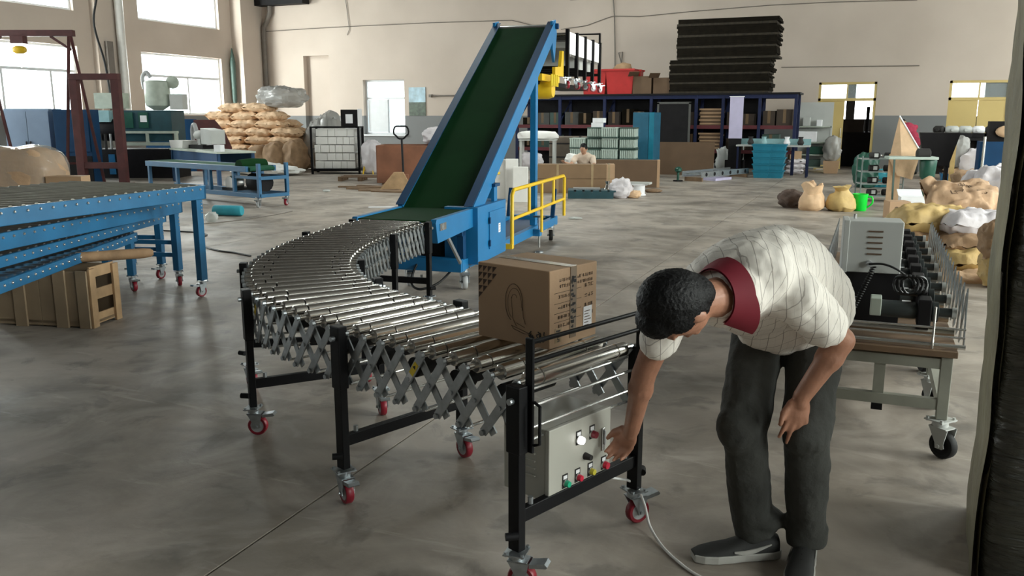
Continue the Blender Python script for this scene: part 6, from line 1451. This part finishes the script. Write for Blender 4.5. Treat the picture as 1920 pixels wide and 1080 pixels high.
# local x -.33..+.33, y 0..1.42
for k in range(9):
    y = .10 + k * .34
    for dz in (.05,): MB().cyl((-.28, y + .02, dz), (.30, y + .02, dz), .024, 14).build('roller', 'chrome', mc, 40)
    mt_ = MB().lathe([(.03, -.06), (.042, -.05), (.042, .10), (.036, .11), (.036, .17), (.05, .175), (.05, .20), (.022, .205), (.022, .27)], (0.02, y, .15), 'X', 16).build('drive_motor', 'motor_grey', mc, 40)
    MB().bb(-.08, -.03, y - .055, y + .055, .12, .205).build('motor_box', 'pale_green', mt_, bev=.004); MB().bb(.06, .10, y - .012, y + .012, .191, .194).build('motor_label', 'paper_white', mt_)
    MB().bb(.13, .19, y - .06, y + .06, .08, .215).build('gear_head', 'dark_body', mt_, bev=.006); MB().lathe([(.028, -.01), (.028, .01)], (.29, y, .15), 'X', 12).build('coupling', 'cab_grey', mt_, 40)
for sx in (-1, 1):
    for k in range(18):
        y = .02 + k * .165; X_ = sx * .335
        MB().bar((X_, y, .005), (X_ + .008, y + .14, .26), .005, .028, up=(0, 1, 0)).build('scissor_bar', 'galv', mc)
        MB().bar((X_ - sx * .008, y + .14, .005), (X_ - sx * .008, y, .26), .005, .028, up=(0, 1, 0)).build('scissor_bar', 'galv', mc)
for z in (.02, .06, .1): MB().cyl((-.33, -.02, z), (.335, -.02, z), .006, 6).build('tie_rod', 'zinc_rod', mc, 40)
MB().cyl((.2, -.03, .0), (.2, -.03, .2), .006, 6).build('pin_rod', 'zinc_rod', mc, 40); MB().bar((-.22, .0, .02), (-.16, .0, .22), .012, .03).build('end_lever', 'galv', mc)
MB().cyl((-.33, -.02, .015), (.34, -.02, .015), .012, 8).build('end_bar', 'zinc_rod', mc, 40)
coil = [Vector((.06 + .05 * math.cos(a) + .01 * a * .3, .16 + .02 * math.sin(a * 3), .26 + .05 * math.sin(a))) for a in [i * .35 for i in range(60)]]
MB().tube(coil, .007, 6).build('cable_coil', 'cable_black', mc, 60)
kc = thing('control_cabinet', 'pale grey control cabinet with louvres standing on the folded motor conveyor', 'cabinet', (.05, 4.70, .531 + .28), R(4))
MB().bb(-.14, .14, .0, .17, -.28, 0).build('mount_box', 'dark_body', kc)
MB().bb(-.145, .13, -.01, .19, .0, .265).build('case', 'cab_grey', kc, bev=.005)
MB().bb(-.153, -.125, -.016, .19, -.003, .268).build('door_edge', 'cab_grey', kc, bev=.003)
for k in range(5): MB().bb(-.035, .035, -.016, -.009, .095 + k * .029, .102 + k * .029).build('vent_louvre', 'ink_soft', kc)
MB().cyl((-.02, -.035, .05), (-.02, -.008, .05), .016, 10).build('cable_gland', 'hub_grey', kc, 40); MB().cyl((-.1, .05, .27), (-.1, .05, .295), .008, 8).build('lifting_stud', 'steel', kc, 40)
cp = [kc.location + Vector(v) for v in ((-.02, -.04, .05), (.05, -.05, .055), (.12, -.06, .03), (.2, -.04, -.03), (.26, .0, -.08))]
MB().tube([WM[kc.name].inverted() @ p for p in smooth_path(cp, 6)], .006, 6).build('motor_lead', 'cable_black', kc, 60)
sp_ = []
for k in range(150): t_ = k / 149; b_ = Vector((.0, -.06, .04)).lerp(Vector((-.10, -.10, -.22)), t_); sp_.append(b_ + Vector((math.cos(k * .95) * .012, math.sin(k * .95) * .012, 0)))
MB().tube(sp_, .004, 5).build('coiled_lead', 'cable_black', kc, 60)
pk_ = thing('relay_box', 'small red and white relay box at the front of the trolley deck', 'box', (-.10, 4.335, .531)); MB().bb(-.05, .02, -.02, .015, 0, .12).build('relay_body', 'box_grey', pk_, bev=.003); MB().bb(.02, .05, -.025, .015, -.0, .145).build('red_cover', 'red_bin', pk_, bev=.003)
# --- film wrapped stack at the right edge, close to the camera
wp = thing('wrapped_stack', 'tall stack wrapped in dark glossy stretch film at the right edge', 'wrapped load', (.80, 3.44, 0), R(-4))
mat('film_dark', (.05, .05, .038), .22, 0, .6, 4, coat=.5)
fm = MATS['film_dark'].node_tree; FN = fm.nodes
ftc = FN.new('ShaderNodeTexCoord'); fmp = FN.new('ShaderNodeMapping'); fmp.inputs['Scale'].default_value = (2.5, 2.5, 16); fmp.inputs['Rotation'].default_value = (.35, .2, 0)
fnz = FN.new('ShaderNodeTexNoise'); fnz.inputs['Scale'].default_value = 1.6; fnz.inputs['Detail'].default_value = 6; fnz.inputs['Distortion'].default_value = 1.2
fbp = FN.new('ShaderNodeBump'); fbp.inputs['Strength'].default_value = 1.; fbp.inputs['Distance'].default_value = .05
fm.links.new(ftc.outputs['Object'], fmp.inputs[0]); fm.links.new(fmp.outputs[0], fnz.inputs['Vector']); fm.links.new(fnz.outputs['Fac'], fbp.inputs['Height'])
fm.links.new(fbp.outputs[0], FN['Principled BSDF'].inputs['Normal']); fm.links.new(fbp.outputs[0], FN['Principled BSDF'].inputs['Coat Normal'])
mat('film_edge', (.20, .18, .11), .45, 0, .25, 5, .5, 14)
m = MB(); nz_ = 60
def wpt(u, v):
    a = u * 2 * math.pi; z = v * 2.1; c, s = math.cos(a), math.sin(a); sq = .28
    x = math.copysign(abs(c) ** sq, c) * .33; y = math.copysign(abs(s) ** sq, s) * .34
    k = 1 + .025 * mnoise.noise(Vector((x * 3, y * 3, z * 1.2))) + .012 * mnoise.noise(Vector((x * 5, y * 5 + z * 5, z * 14)))
    return Vector((x * k - .012 * z, y * k, z + .001))
m.grid(wpt, 72, 60); o = m.build('film_wrap', 'film_dark', wp, 60)
edge = [wpt((225) / 360, k / 30) + Vector((-.012, .012, 0)) for k in range(31)]
def ept(u, v):
    z = v * 2.1; y = -.30 + .62 * u; k = mnoise.noise(Vector((y * 6, 3, z * 3)))
    return Vector((-.338 - .018 * k - .012 * z - .012 * (1 - (2 * u - 1) ** 2), y, z + .001))
m = MB(); m.grid(ept, 14, 50); m.grid(lambda u, v: ept(u, v) + Vector((.02, 0, 0)), 14, 50); m.build('board_edge', 'film_edge', wp, 60)
